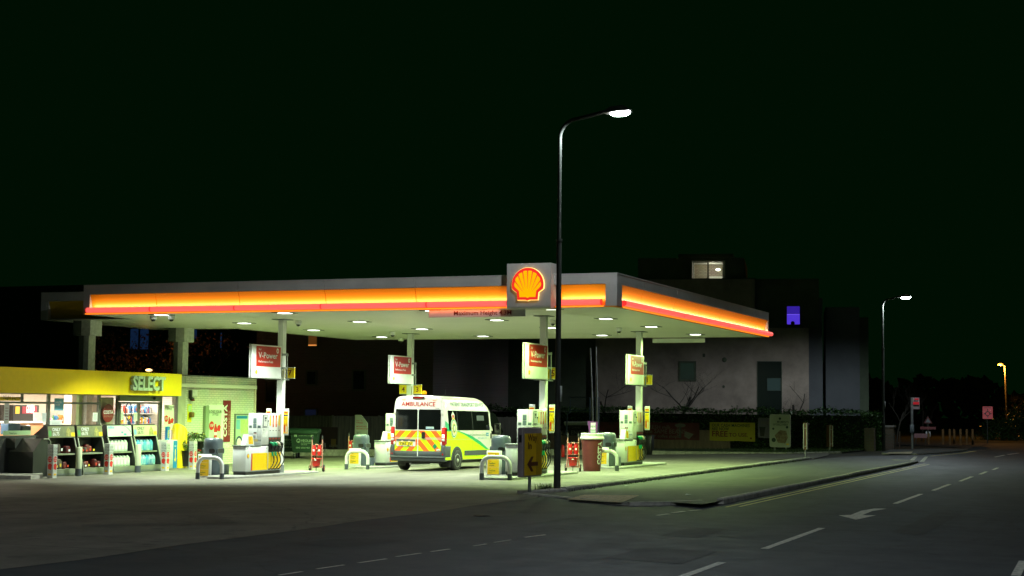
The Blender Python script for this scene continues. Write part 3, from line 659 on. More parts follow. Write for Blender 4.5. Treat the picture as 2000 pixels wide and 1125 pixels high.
# ------------------------------------------------------------------ big red and white signs on the columns
signred = mat('sign_red', (.46, .025, .012), .4, var=.06)
def make_sign():
    t = thing('pump_sign', '', 'sign', group='red and white fuel signs on the columns')
    b = MB(); b.bbox(-.105, -.065, .12, 1.76, 0, .96, white, .012, 2); b.box(-.066, -.05, .14, 1.74, .01, .95, grey); b.bbox(-.052, 0, .12, 1.76, 0, .96, white, .022, 3); b.build('sign_box', t)
    R = FX(0, 0, 0); b = MB(); b.frect(R, .34, 1.70, .34, .92, signred, .004)
    b.ftext(R, 'Shell', .46, .80, .075, white, .008, bold=.01); b.ftext(R, 'V-Power', .46, .58, .24, white, .008, bold=.016, width=1.06); b.ftext(R, 'Performance Fuels', .46, .45, .09, white, .008, bold=.012, width=.8)
    b.fpoly(R, ell(1.52, .81, .065, .075, 18), white, .006); b.fpoly(R, ell(1.52, .81, .03, .04, 12), signred, .009)
    pecten(b, R, .36, .17, .065, .005, pyw, red, False, 14); b.build('sign_face', t)
    b = MB(); b.box(-.12, -.04, 1.0, 2.3, -.025, -.003, alu); b.box(-.115, -.075, 2.205, 2.255, -.004, .77, alu); b.box(-.34, -.07, 2.2, 2.26, .3, .36, alu); b.box(-.34, -.07, 2.2, 2.26, .7, .76, alu); b.box(-.12, -.07, 1.74, 2.25, .3, .36, alu); b.box(-.12, -.07, 1.74, 2.25, .7, .76, alu); b.build('bracket', t)
    return t
s0 = None
for k, l in (('A', 'red and white fuel sign on the column with plate 7, nearest the shop'), ('B', 'red and white fuel sign on the column above plates 4 and 3'), ('C', 'red and white fuel sign left of the lamp post above plate 5'), ('D', 'red and white fuel sign on the far right column with plate 1')):
    s = make_sign() if s0 is None else dup(s0); s0 = s0 or s
    cx, cy = COLS[k]; s.location = (cx+.36, cy-2.38, 2.82); s['label'] = l
def plate(k, txt, side, z0=2.86, lbl=None):
    cx, cy = COLS[k]; x = cx+.115 if side > 0 else cx-.115-.31; y = cy+.05
    b = MB(); b.box(x, x+.31, y-.025, y+.02, z0, z0+.31, dyellow); b.ftext(FY(x, y-.025, z0), txt, .155, .075, .24, darkred, .004, bold=.015, align='CENTER')
    b.box(x-.004, x+.314, y-.03, y+.024, z0-.012, z0, white); b.box(x-.004, x+.314, y-.03, y+.024, z0+.31, z0+.322, white)
    o = b.build('number_plate'); tag(o, lbl or 'yellow number plate reading %s on a canopy column' % txt, 'number sign', 'yellow pump number plates')
plate('A', '7', 1); plate('B', '4', -1, 2.5); plate('B', '3', 1, 2.5); plate('C', '5', 1); plate('D', '1', 1)

# ------------------------------------------------------------------ hoop barriers, bins, price cards
def make_hoop():
    t = thing('hoop_barrier', '', 'barrier', group='white hoop barriers at the ends of the islands')
    p = [(-.39, 0, .16), (-.39, 0, .35)]+[(-.39+.24-.24*math.cos(a), 0, .35+.24*math.sin(a)) for a in [PI/2*i/7 for i in range(1, 8)]]
    p += [(-x, y, z) for x, y, z in p[::-1]]
    b = MB(); b.tube(p, .055, white, 14); b.build('hoop', t)
    for s in (-1, 1): b = MB(); b.cyl((s*.39, 0, -.03), (s*.39, 0, .17), .062, grey, 14); b.build('sleeve', t)
    return t
h0 = None
for k, (pa, pb) in {'A': ((386, 936), (433, 936)), 'B': ((677, 917), (717.5, 917)), 'C': ((941, 938), (995, 938)), 'D': ((1161, 919.5), (1200, 919.5))}.items():
    a, c = G(*pa), G(*pb); m_ = (a+c)/2
    t = make_hoop() if h0 is None else dup(h0); h0 = h0 or t
    t.location = (m_.x, m_.y, m_.z); t['label'] = {'A': 'white hoop barrier by the island nearest the shop, in front of the blue grey bin', 'B': 'white hoop barrier left of the ambulance, in front of a grey bin', 'C': 'white hoop barrier just left of the Way In sign', 'D': 'white hoop barrier partly behind the giant cup'}[k]
binm = mat('bin_plastic', (.095, .125, .145), .34, var=.22, vs=3, coat=.15)
def make_bin():
    t = thing('litter_bin', '', 'litter bin', group='grey forecourt litter bins')
    b = MB(); n = 32
    def sec(r, z): return [(r*math.copysign(abs(math.cos(2*PI*i/n))**.72, math.cos(2*PI*i/n)), r*math.copysign(abs(math.sin(2*PI*i/n))**.72, math.sin(2*PI*i/n)), z) for i in range(n)]
    prof = [(.235, .0), (.238, .05), (.245, .06), (.25, .3), (.25, .93), (.252, .94), (.25, 1.0), (.243, 1.05), (.215, 1.10), (.15, 1.118), (.001, 1.125)]
    v = [p for r, z in prof for p in sec(r, z)]; b.add(v, [(i*n+k, i*n+(k+1) % n, (i+1)*n+(k+1) % n, (i+1)*n+k) for i in range(len(prof)-1) for k in range(n)], binm, True)
    b.build('bin_body', t)
    b = MB(); b.box(-.22, .22, -.22, .22, -.01, .05, dark); b.build('base', t)
    for s, nm in ((1, 'R'), (-1, 'L')):
        b = MB(); Q = frame((s*.252, 0, 0), (0, s, 0)); b.fpoly(Q, rrect(-.19, .17, .67, .83, .05), binm, .006, .03); b.fpoly(Q, rrect(-.165, .145, .69, .81, .04), dark, .010, .01); b.build('opening', t)
    b = MB(); Q = FY(0, -.252, 0); b.fpoly(Q, rrect(.02, .21, .69, .81, .04), dark, .008, .02); b.build('opening', t)
    b = MB(); b.bbox(.24, .36, .0, .3, .0, .36, binm, .03, 2); b.box(.255, .345, .02, .28, .355, .365, dark); b.build('wash_bucket', t)
    return t
b0 = None
for k, (px, py) in {'A': (415.5, 932), 'B': (705, 914), 'C': (978, 932), 'D': (1186, 915)}.items():
    p = G(px, py); t = make_bin() if b0 is None else dup(b0); b0 = b0 or t
    t.location = p; t['label'] = {'A': 'tall blue grey litter bin behind the hoop barrier nearest the shop', 'B': 'tall grey litter bin left of the ambulance beside the number 1 stand', 'C': 'tall blue grey litter bin overlapping the front of the ambulance', 'D': 'tall grey litter bin behind the giant cup'}[k]
    # price card board clamped to the bin
    c = thing('price_card', {'A': 'yellow fuel notice in white frame on the bin nearest the shop', 'B': 'yellow fuel notice in white frame on the bin left of the ambulance', 'C': 'yellow fuel notice in white frame behind the hoop by the Way In sign', 'D': 'yellow fuel notice in white frame right of the giant cup'}[k], 'notice board', (p.x-.24, p.y-.34, p.z+.0), 0, 'yellow fuel notices on the bins')
    b = MB(); z0, z1 = (.02, .66) if k != 'C' else (.06, .72)
    b.bbox(-.02, .40, -.04, .03, z0, z1, white, .008, 1); b.box(.1, .25, .03, .1, .25, .4, alu); b.build('frame', c)
    Q = FY(-.02, -.04, 0); b = MB(); zz = z0+.03 if k not in 'BD' else z0+.13
    b.frect(Q, .03, .365, zz, z1-.05, yellow); h = (z1-.05-zz)/3
    for i, (l1, l2, cc) in enumerate((('FuelSave', 'Diesel', inkgreen), ('FuelSave', 'Unleaded', inkgreen), ('V-Power', 'Diesel', red))):
        y = zz+h*i; b.frect(Q, .03, .365, y+h-.004, y+h, paper, .007) if i < 2 else None
        b.ftext(Q, 'Shell', .07, y+h*.70, .035, red, .008, bold=.01); b.ftext(Q, l1, .07, y+h*.42, .055, cc, .008, bold=.015); b.ftext(Q, l2, .07, y+h*.14, .04, ink, .008, bold=.01)
    b.fpoly(Q, ell(.27, z1-.09, .016, .016, 10), red, .008); b.build('notice', c)
# ------------------------------------------------------------------ the shop
SX, GX, WX = -29.1, -29.72, -29.85         # fascia face, glazing, white brick wall
wb = brickmat('white_painted_brick', (.76, .74, .62), (.68, .67, .56), (.42, .43, .36), .225, .075, .009, 'yz', .45, .6)
fty, fby = AX(0, 716, SX).z, AX(353, 773.5, SX).z
FE = AX(355, 740, SX).y                     # right end of the fascia
wl, wr = AX(361, 800, WX).y, AX(500, 800, WX).y; WT = AX(430, 737, WX).z
shop = thing('shop_building', 'filling station shop with wide yellow fascia and lit glass front', 'building', (SX, 38, 0))
b = MB(); b.box(SX-.42, SX, 24, FE, fby, fty, dyellow); b.build('fascia', shop, True)
p, q = AX(253, 763, SX), AX(318, 739, SX)
b = MB(); b.ftext(FX(SX, 0, 0), 'SELECT', p.y, p.z+.03, .60, mat('letter_grey', (.36, .42, .38), .45), .075, bold=.034, th=.11, width=q.y-p.y-.02)
b.build('lettering', shop, True)
b = MB(); b.box(-42, SX-.42, 24, FE+.2, 2.95, fty-.06, alu); b.box(-42, WX-.3, FE+.2, wr, WT-.12, WT-.02, alu); b.build('roof', shop, True)
intw = mat('interior_wall', (.62, .52, .44), .7, var=.06); ceilm = mat('interior_ceiling', (.7, .68, .62), .8); floorm = mat('interior_floor', (.3, .28, .25), .5)
IX, IY0, IY1 = -36.8, 29.5, wr-.15
b = MB(); b.box(IX-.1, IX, IY0, IY1, -.2, 2.75, intw); b.box(IX, GX-.1, IY1, IY1+.1, -.2, 2.75, intw); b.box(IX, GX-.1, IY0-.1, IY0, -.2, 2.75, intw); b.build('inner_wall', shop, True)
b = MB(); b.box(IX, GX-.02, IY0, IY1, 2.62, 2.74, ceilm); b.build('ceiling', shop, True)
b = MB(); b.box(IX, GX-.02, IY0, IY1, -.3, zg(GX)+.02, floorm); b.build('inner_floor', shop, True)
b = MB(); b.box(WX-.3, WX, wl, wr, -.3, WT, wb); b.box(WX-.32, WX+.03, wl-.01, wr+.03, WT, WT+.035, alu); b.box(WX-6, WX-.3, wr-.3, wr-.001, -.3, WT-.01, wb); b.build('brick_wall', shop, True)
gy = AX(347, 800, GX).y
b = MB(); b.box(WX-.12, WX+.03, gy+.04, wl-.004, -.3, fty-.02, mat('pier_blocks', (.42, .42, .34), .7, var=.2, vs=3, bump=.3)); b.build('pier', shop, True)
frm = mat('window_frame_grey', (.11, .125, .1), .45, .2, var=.15, vs=4)
glass = bpy.data.materials.new('shop_glass'); glass.use_nodes = True; _n, _l = glass.node_tree.nodes, glass.node_tree.links; _n.remove(_n['Principled BSDF'])
_a = _n.new('ShaderNodeBsdfTransparent'); _a.inputs[0].default_value = (.93, .97, .93, 1); _g = _n.new('ShaderNodeBsdfGlossy'); _g.inputs['Roughness'].default_value = .02; _x = _n.new('ShaderNodeMixShader'); _x.inputs[0].default_value = .06
_l.new(_a.outputs[0], _x.inputs[1]); _l.new(_g.outputs[0], _x.inputs[2]); _l.new(_x.outputs[0], _n['Material Output'].inputs[0])
def gyz(px, py): v = AX(px, py, GX); return v.y, v.z
sill = gyz(60, 853)[1]; tr = gyz(60, 786.5)[1]; top = fby+.02; base = zg(GX)
ym = [gyz(px, 800)[0] for px in (-60, 43.5, 95, 193.5, 230)]
def window(y0, y1, z0, z1, trans=True):
    w = MB(); e = .045; G0, G1 = GX-.06, GX+.02
    w.box(G0, G1, y0, y0+e, z0, z1, frm); w.box(G0, G1, y1-e, y1, z0, z1, frm); w.box(G0, G1, y0+e, y1-e, z1-e, z1, frm); w.box(G0, G1, y0+e, y1-e, z0, z0+e, frm)
    if trans: w.box(G0, G1, y0+e, y1-e, tr-.03, tr+.03, frm)
    o = w.build('window', shop, True); g = MB(); g.add([(GX-.02, y0+e, z0+e), (GX-.02, y1-e, z0+e), (GX-.02, y1-e, z1-e), (GX-.02, y0+e, z1-e)], [(0, 1, 2, 3)], glass); g.build('pane', o, True)
window(29.6, 32.4, sill, top); window(32.4, ym[0], sill, top); window(ym[0], ym[2], sill, top); window(ym[2], ym[3], sill, top); window(ym[3], ym[4], base, top, False)
b = MB(); b.box(GX-.05, GX+.01, ym[1]-.03, ym[1]+.03, tr, top-.04, frm); b.build('mullion', shop, True)
b = MB(); b.box(GX-.2, GX+.01, 24, ym[3], -.3, sill-.002, mat('dark_render', (.075, .08, .065), .8, var=.3, vs=2)); b.box(GX-.2, GX+.01, 24, 29.6, sill, top, mat('dark_render', (0, 0, 0))); b.box(GX-.25, GX-.1, ym[4], gy+.04, top, 2.95, frm); b.build('front_wall', shop, True)
# sliding door: header, two leaves, side light
dl, dr = gyz(230, 800)[0], gyz(313.5, 800)[0]
b = MB(); b.box(GX-.08, GX+.06, dl+.01, dr, gyz(270, 784)[1], top, mat('door_header', (.13, .17, .12), .5)); b.sphere((GX+.09, gyz(297, 780)[0], gyz(297, 778)[1]), .05, dark, 8); b.build('door_header', shop, True)
hz = gyz(270, 785)[1]; dm = gyz(270.5, 800)[0]
for y0, y1, dx in ((dl+.02, dm, .03), (dm-.02, dr, -.03)):
    d = MB(); e = .07; a0, a1 = GX-.03+dx, GX+.03+dx
    d.box(a0, a1, y0, y0+e, base, hz, frm); d.box(a0, a1, y1-e, y1, base, hz, frm); d.box(a0, a1, y0+e, y1-e, hz-.06, hz, frm); d.box(a0, a1, y0+e, y1-e, base+.0, base+.12, frm)
    o = d.build('door', shop, True); g = MB(); g.add([(GX+dx, y0+e, base+.12), (GX+dx, y1-e, base+.12), (GX+dx, y1-e, hz-.06), (GX+dx, y0+e, hz-.06)], [(0, 1, 2, 3)], glass); g.build('pane', o, True)
window(dr+.02, gy, base, top, False)
# signs fixed to the glass and the wall: flat sheets at their real place
def sheet(nm, lbl, cat, px0, px1, py0, py1, X, mt, group=None, frm_=None, th=.006, parent=None):
    a, c = AX(px0, (py0+py1)/2, X).y, AX(px1, (py0+py1)/2, X).y; m_ = (px0+px1)/2
    z0, z1 = AX(m_, py1, X).z, AX(m_, py0, X).z
    b = MB(); Q = FX(X, a, z0); b.frect(Q, 0, c-a, 0, z1-z0, mt, th, th); return b, Q, c-a, z1-z0
maroon = mat('maroon_sign', (.19, .012, .01), .45, var=.08)
PX = GX+.025
def poster(b, Q, w, h, z=.012):          # "love your style" poster: text, bottle, two red discs
    b.ftext(Q, 'LOVE YOUR', w*.5, h*.88, w*.19, ink, z, align='CENTER', bold=.01); b.ftext(Q, 'STYLE', w*.5, h*.80, w*.19, ink, z, align='CENTER', bold=.01)
    b.fpoly(Q, [(w*.42, h*.02), (w*.66, h*.02), (w*.68, h*.34), (w*.60, h*.46), (w*.60, h*.52), (w*.48, h*.52), (w*.48, h*.46), (w*.40, h*.34)], red, z)
    b.frect(Q, w*.41, w*.67, h*.14, h*.24, paper, z+.004); b.fpoly(Q, ell(w*.2, h*.46, w*.2, w*.2, 18), mat('offer_red', (.6, .02, .01), .5), z+.004)
    b.fpoly(Q, [(w*.66, h*.30), (w*.88, h*.26), (w*.96, h*.42), (w*.82, h*.50), (w*.68, h*.44)], MATS['offer_red'], z+.006)
    b.ftext(Q, '2 FOR', w*.06, h*.46, w*.11, paper, z+.008, bold=.02); b.ftext(Q, '£2.40', w*.06, h*.42, w*.11, paper, z+.008, bold=.02); b.fpoly(Q, [(w*.7, h*.0), (w*.95, h*.0), (w*.95, h*.1)], yellow, z)
b, Q, w, h = sheet('s', '', '', 320.5, 339, 791, 840, PX, paper); poster(b, Q, w, h); tag(b.build('poster'), 'soft drink poster with red bottle on the glass right of the shop door', 'poster')
# oval coffee emblem on the narrow window
b = MB(); c = AX(211, 807, PX); ew = (AX(222, 807, PX).y-AX(200, 807, PX).y)/2; eh_ = (AX(211, 789, PX).z-AX(211, 825, PX).z)/2; Q = FX(PX, c.y, c.z)
b.fpoly(Q, ell(0, 0, ew, eh_, 36), maroon, .006, .005); b.ftext(Q, 'COSTA', 0, -.02, .15, paper, .012, align='CENTER', bold=.02, width=ew*1.7); b.ftext(Q, 'EXPRESS', 0, -.12, .075, mat('rose_ink', (.4, .2, .15), .5), .012, align='CENTER', width=ew*1.6)
tag(b.build('window_emblem'), 'maroon oval coffee emblem on the shop window left of the door', 'sign')
b = MB(); y0, y1 = ym[3]+.06, ym[4]-.06; b.box(GX-.30, GX-.12, y0+.0, y1, base+.05, top-.1, mat('beige_panel', (.5, .42, .33), .6)); b.build('window_backing', shop, True)
for px0, px1, py0, py1, mt, l in ((82, 90, 806, 824, paper, 'small white notice on the shop glass left of the second mullion'), (181, 190, 806, 823, paper, 'small white notice on the glass left of the oval emblem'), (8, 17.5, 788, 828, paper, 'narrow price list on the shop glass at the far left'), (97, 121, 820, 839, paper, 'white sheet low on the shop glass above the first display cabinet'), (261, 268, 806, 822, paper, 'small white notice on the left door leaf'), (235, 241, 804, 820, paper, 'white notice at the left edge of the sliding door')):
    b, Q, w, h = sheet('n', '', '', px0, px1, py0, py1, PX+.012, mt)
    for i in range(5): b.frect(Q, w*.15, w*.8, h*(.2+.14*i), h*(.225+.14*i), midgrey if px0 != 8 else maroon, .012)
    tag(b.build('window_notice'), l, 'notice', 'paper notices on the shop glass')
b, Q, w, h = sheet('n', '', '', 106, 124, 778, 802, PX+.012, sky_blue); b.ftext(Q, 'WINTER', w*.08, h*.6, w*.18, paper, .012, bold=.02); b.ftext(Q, 'SAVER', w*.08, h*.4, w*.18, paper, .012, bold=.02); tag(b.build('window_poster'), 'pale blue poster on the shop glass above the counter window', 'poster')
# magnifier shaped sticker on the door
b = MB(); c = AX(251, 805, PX+.03); Q = FX(PX+.03, c.y, c.z); o_, i_ = ell(0, .02, .19, .30, 24), ell(0, .02, .14, .25, 24)
for i in range(24): b.fpoly(Q, [o_[i], o_[(i+1) % 24], i_[(i+1) % 24], i_[i]], navy, .006)
b.fpoly(Q, [(-.04, -.30), (.09, -.26), (.30, -.62), (.30, -.95), (.12, -1.0), (.02, -.8)], navy, .007); b.fpoly(Q, ell(.17, -.55, .12, .17, 18), paper, .010); b.ftext(Q, 'All', .09, -.57, .12, ink, .013)
tag(b.build('door_sticker'), 'dark blue magnifying glass shaped sticker on the sliding door', 'sticker')
b = MB(); p = AX(0, 775, PX+.05); q = AX(39, 783, PX+.05); b.box(PX+.02, PX+.06, p.y-1, q.y, q.z, p.z, dyellow); b.ftext(FX(PX+.06, p.y, q.z), 'Night payment', .12, .05, .14, ink, .004, bold=.01, width=.85); tag(b.build('night_payment_sign'), 'small yellow strip sign above the pay window at the far left', 'sign')
# lamps inside the shop
for y in (32.5, 36.5, 40.5, 44.5, 47.5):
    for x in (-32, -34.8):
        b = MB(); b.box(x-.3, x+.3, y-.3, y+.3, 2.59, 2.62, mat('ceiling_panel_light', (.9, .9, .9), .5, emit=(1, .93, .85), es=2.6)); b.build('ceiling_light', shop, True)
        lamp('shop_lamp', 'AREA', (x, y, 2.57), 100*POW, (1, .86, .72), shop, .6)
# ---- things seen inside
def shelving(nm, lbl, x0, x1, y0, y1, rows, cols, hz0=.1, hz1=2.0, facing='y', brand=None):
    t = thing(nm, lbl, 'shelving', (x0, y0, base), 0, 'shelves of goods in the shop'); b = MB(); L, D = (x1-x0), (y1-y0)
    b.box(0, L, D-.03, D, 0, hz1, offwhite) if facing == 'y' else b.box(0, .03, 0, D, 0, hz1, offwhite); b.build('back_panel', t)
    for r in range(rows):
        z = hz0+(hz1-hz0)*r/rows; b = MB(); b.box(0, L, 0, D, z-.03, z, white); b.build('shelf', t)
        b = MB(); hh = (hz1-hz0)/rows-.06; u = .04
        while u < (L if facing == 'y' else D)-.12:
            w = random.uniform(.05, .11); h_ = hh*random.uniform(.55, .95); mt = random.choice(cols)
            dd = random.uniform(0, .06)
            if facing == 'y': b.bbox(u, u+w-.015, .05, min(D-.05, .25), z+.002, z+h_, mt, .008, 1)
            elif random.random() < .45: b.bbox(max(.04, L-.25)+dd, L-.04-dd, u, u+w-.015, z+.002, z+h_, mt, .02, 2); b.frect(FX(L-.04-dd, u+.01, z+h_*.3), 0, w-.035, 0, h_*.35, random.choice(cols), .003)
            else: b.lathe([((w-.02)/2, .002), ((w-.02)/2, h_*.7), ((w-.02)/5, h_*.88), ((w-.02)/5, h_)], (L-.12-dd, u+w/2, z), mt, 8)
            u += w
        o = b.build('goods', t); o['kind'] = 'stuff'
    return t
gc = [mat('goods_'+n, c, .45) for n, c in (('red', (.5, .04, .02)), ('orange', (.7, .25, .03)), ('yellow', (.7, .5, .03)), ('blue', (.05, .2, .5)), ('teal', (.05, .35, .35)), ('white', (.7, .7, .68)), ('pink', (.65, .15, .25)), ('green', (.08, .3, .08)))]
a = AX(90, 800, -33.); c = AX(141, 800, -33.)
shelving('shelf_unit', 'shelf of bright snack packets seen through the shop window behind the blue poster', -33.5, -33, a.y, c.y, 4, gc, .3, 1.75, 'x')
a = AX(165, 800, -33.2); c = AX(192, 800, -33.2)
shelving('shelf_unit', 'drinks chiller with rows of bottles left of the maroon oval emblem', -33.7, -33.2, a.y, c.y, 4, [gc[5], gc[6], gc[4], gc[5]], .3, 1.9, 'x')
a = AX(232, 800, -34.); c = AX(316, 800, -34.)
shelving('shelf_unit', 'shelves of car care goods seen through the sliding door', -34.5, -34, a.y, c.y, 5, [gc[0], gc[5], gc[3], gc[2], gc[0], gc[5]], .2, 2.1, 'x')
b = MB(); a = AX(140, 800, -32.); c = AX(153, 800, -32.); b.box(-32.3, -32, a.y, c.y, base, 2.6, MATS['beige_panel']); b.build('inner_column', shop, True)
b = MB(); a = AX(154, 800, -30.6); c = AX(166, 800, -30.6); b.box(-30.7, -30.6, a.y, c.y, base, 2.6, mat('pale_green_panel', (.4, .6, .3), .6)); b.build('inner_column', shop, True)
# counter, till and coffee machine wall
t = thing('shop_counter', 'pinkish counter with till seen through the left shop window', 'counter', (-33, 36, base)); a = AX(-20, 830, -33.).y-36; c = AX(84, 830, -33.).y-36
b = MB(); b.box(-.7, 0, a, c, 0, 1.42, mat('counter_front', (.62, .25, .12), .5)); b.build('counter_front', t); b = MB(); b.box(-.75, .06, a, c+.05, 1.42, 1.47, offwhite); b.build('countertop', t)
t = thing('till', 'dark till screens on the shop counter by the pay window', 'till', AX(35, 845, -31.2))
b = MB(); b.bbox(-.2, .1, -.55, .0, -.05, .28, mat('till_blue', (.05, .1, .2), .4), .03); b.build('screen', t); b = MB(); b.bbox(-.2, .1, .08, .5, -.05, .22, grey, .05); b.build('printer', t)
t = thing('shop_desk', 'desk under the night pay window with papers and a thank you notice', 'desk', (-31.3, 33, base)); b = MB(); b.box(-.5, .9, -1, 4.4, 0, sill-base-.02, MATS['pale_green_panel']); b.build('desk_body', t)
b, Q, w, h = sheet('n', '', '', 6, 60, 841, 850, PX+.012, MATS['pale_green_panel']); b.ftext(Q, 'Thank you', w*.2, h*.25, h*.6, ink, .012); tag(b.build('window_strip'), 'pale green strip with a thank you message under the pay window', 'sign')
t = thing('coffee_machine', 'lit maroon coffee machine against the back wall inside the shop', 'coffee machine', (-35.2, 0, base)); a = AX(26, 800, -35.2); c = AX(76, 800, -35.2)
b = MB(); b.box(-1.4, 0, a.y, c.y, 0, AX(50, 791, -35.2).z-base, dark); b.build('cabinet', t)
b = MB(); p, q = AX(43, 808, -35.2), AX(72, 794, -35.2); Q = FX(0, p.y, p.z-base); lm = mat('lit_maroon_sign', (.2, .01, .02), .5, emit=(.33, .02, .035), es=1.1); lw = mat('lit_white_letters', (.8, .8, .8), .5, emit=(1, .95, 1), es=1.5)
b.frect(Q, 0, q.y-p.y, 0, q.z-p.z, lm, .01, .01); b.ftext(Q, 'COSTA', (q.y-p.y)*.27, (q.z-p.z)*.42, .27, lw, .016, bold=.03, width=(q.y-p.y)*.55); b.ftext(Q, 'EXPRESS', (q.y-p.y)*.27, (q.z-p.z)*.12, .14, lw, .016, bold=.02, width=(q.y-p.y)*.5)
b.build('lit_sign', t)
b = MB(); p, q = AX(30, 808, -35.2), AX(38, 794, -35.2); b.frect(FX(0, p.y, p.z-base), 0, q.y-p.y, 0, q.z-p.z, mat('lit_yellow_sign', (.8, .5, .05), .5, emit=(.9, .5, .03), es=.8), .01, .01); b.build('lit_sign', t)

# ---- on the white wall
b, Q, w, h = sheet('n', '', '', 434.5, 449.5, 782, 863, WX, maroon, th=.02); b.ftext(Q, 'COSTA', w*.50, h*.12, w*.62, paper, .026, bold=.03, rot=PI/2, sx=h*.72/(w*.62*3.05)); b.ftext(Q, 'EXPRESS', w*.93, h*.15, w*.34, mat('rose_ink', (.4, .2, .15), .5), .026, bold=.02, rot=PI/2, sx=h*.68/(w*.34*4.2))
tag(b.build('wall_sign'), 'tall maroon coffee sign on the white brick wall', 'sign')
b, Q, w, h = sheet('n', '', '', 404, 434, 791, 868, WX, white, th=.05)
tag(b.build('poster_cabinet'), 'white poster cabinet with soft drink poster on the white brick wall', 'poster cabinet'); po = SC.objects[-1] if False else bpy.data.objects['poster_cabinet']
b, Q, w, h = sheet('n', '', '', 408, 431.5, 800, 858, WX+.052, mat('poster_green_white', (.5, .6, .45), .5)); poster(b, Q, w, h); b.build('poster_sheet', po)
b, Q, w, h = sheet('n', '', '', 396.5, 403, 793, 868, WX, mat('duct_green', (.25, .33, .2), .5), th=.10); tag(b.build('cable_duct'), 'upright pale green duct on the white wall beside the poster cabinet', 'duct')
b, Q, w, h = sheet('n', '', '', 457, 483, 808, 868, WX, alu, th=.04)
b.frect(Q, .05, w, h*.05, h-.05, mat('map_paper', (.4, .55, .4), .5), .045); b.frect(Q, .08, w*.9, h*.84, h*.93, blue, .049); b.frect(Q, w*.4, w*.98, h*.35, h*.8, mat('map_green', (.35, .5, .12), .6, c2=(.5, .55, .3), vs=9), .049); b.frect(Q, .08, w*.35, h*.5, h*.8, sky_blue, .049)
o_, i_ = ell(w*.3, h*.06, w*.25, w*.27, 22), ell(w*.3, h*.06, w*.17, w*.19, 22)
for i in range(11): b.fpoly(Q, [o_[i], o_[i+1], i_[i+1], i_[i]], navy, .053)
b.fpoly(Q, i_, paper, .050); tag(b.build('map_board'), 'framed map board with cycle picture on the white wall behind the pump', 'notice board')
b = MB(); c = AX(373, 768, WX); Q = FX(WX, c.y, c.z); b.bbox(WX, WX+.14, c.y-.1, c.y+.2, c.z-.12, c.z+.12, offwhite, .03, 3); b.prism([(c.y-.16, c.z+.1), (c.y-.11, c.z+.1), (c.y-.10, c.z-.12), (c.y+.04, c.z-.18), (c.y-.02, c.z-.24), (c.y-.14, c.z-.16)], 'x', WX, WX+.12, dark); b.lathe([(.07, -.26), (.04, -.19)], (WX+.09, c.y-.0, c.z), maroon, 12)
tag(b.build('alarm_box'), 'white alarm box high on the white brick wall', 'alarm')
b = MB(); c = AX(370, 807, WX); Q = FX(WX, c.y, c.z); b.frect(Q, -.13, .12, -.30, .30, mat('bright_yellow_plate', (.75, .7, .0), .5), .01, .01); b.frect(Q, -.10, .09, .05, .26, MATS['pale_green_panel'], .014); b.bbox(WX, WX+.13, c.y-.05, c.y+.12, c.z-.14, c.z+.04, mat('brown_box', (.16, .09, .01), .5), .03, 2); tag(b.build('emergency_switch'), 'yellow plate with dark emergency switch on the white brick wall', 'switch')
b, Q, w, h = sheet('n', '', '', 376, 381, 804, 812, WX, MATS['pale_green_panel']); b.frect(Q, w*.1, w*.9, h*.3, h*.6, mat('gold_ink', (.5, .4, .1), .6), .01); tag(b.build('wall_notice'), 'tiny notice right of the yellow emergency switch plate', 'notice')
b, Q, w, h = sheet('n', '', '', 402, 437, 868, 873, WX, offwhite, th=.25); tag(b.build('wall_shelf'), 'white ledge under the poster cabinet', 'ledge')

# ---- display cabinets, bollards and other things by the shop front
dkg = mat('cabinet_dark', (.014, .017, .013), .5, var=.2, vs=5)
cabrim = mat('cabinet_rim', (.22, .25, .17), .45, var=.15)
def bottle(b, x, y, z, mt, w=.17, h=.26, d=.1, cap=None):
    b.bbox(x-d/2, x+d/2, y-w/2, y+w/2, z, z+h*.78, mt, .02, 2); b.prism([(y-w/2+.01, z+h*.77), (y+w/2-.01, z+h*.77), (y+w*.1, z+h*.97), (y-w*.25, z+h*.97)], 'x', x-d/2+.01, x+d/2-.01, mt); b.cyl((x, y-w*.08, z+h*.95), (x, y-w*.08, z+h*1.05), .02, cap or paper, 8)
milk = mat('milky_bottle', (.55, .68, .52), .35); cyan = mat('screenwash_blue', (.08, .35, .55), .3); cyan2 = mat('screenwash_pale', (.3, .55, .6), .3); coal = mat('coal_bag', (.012, .012, .012), .5, c2=(.22, .02, .015), vs=9); coal2 = mat('kindling_net', (.03, .018, .012), .7, c2=(.14, .12, .08), vs=22)
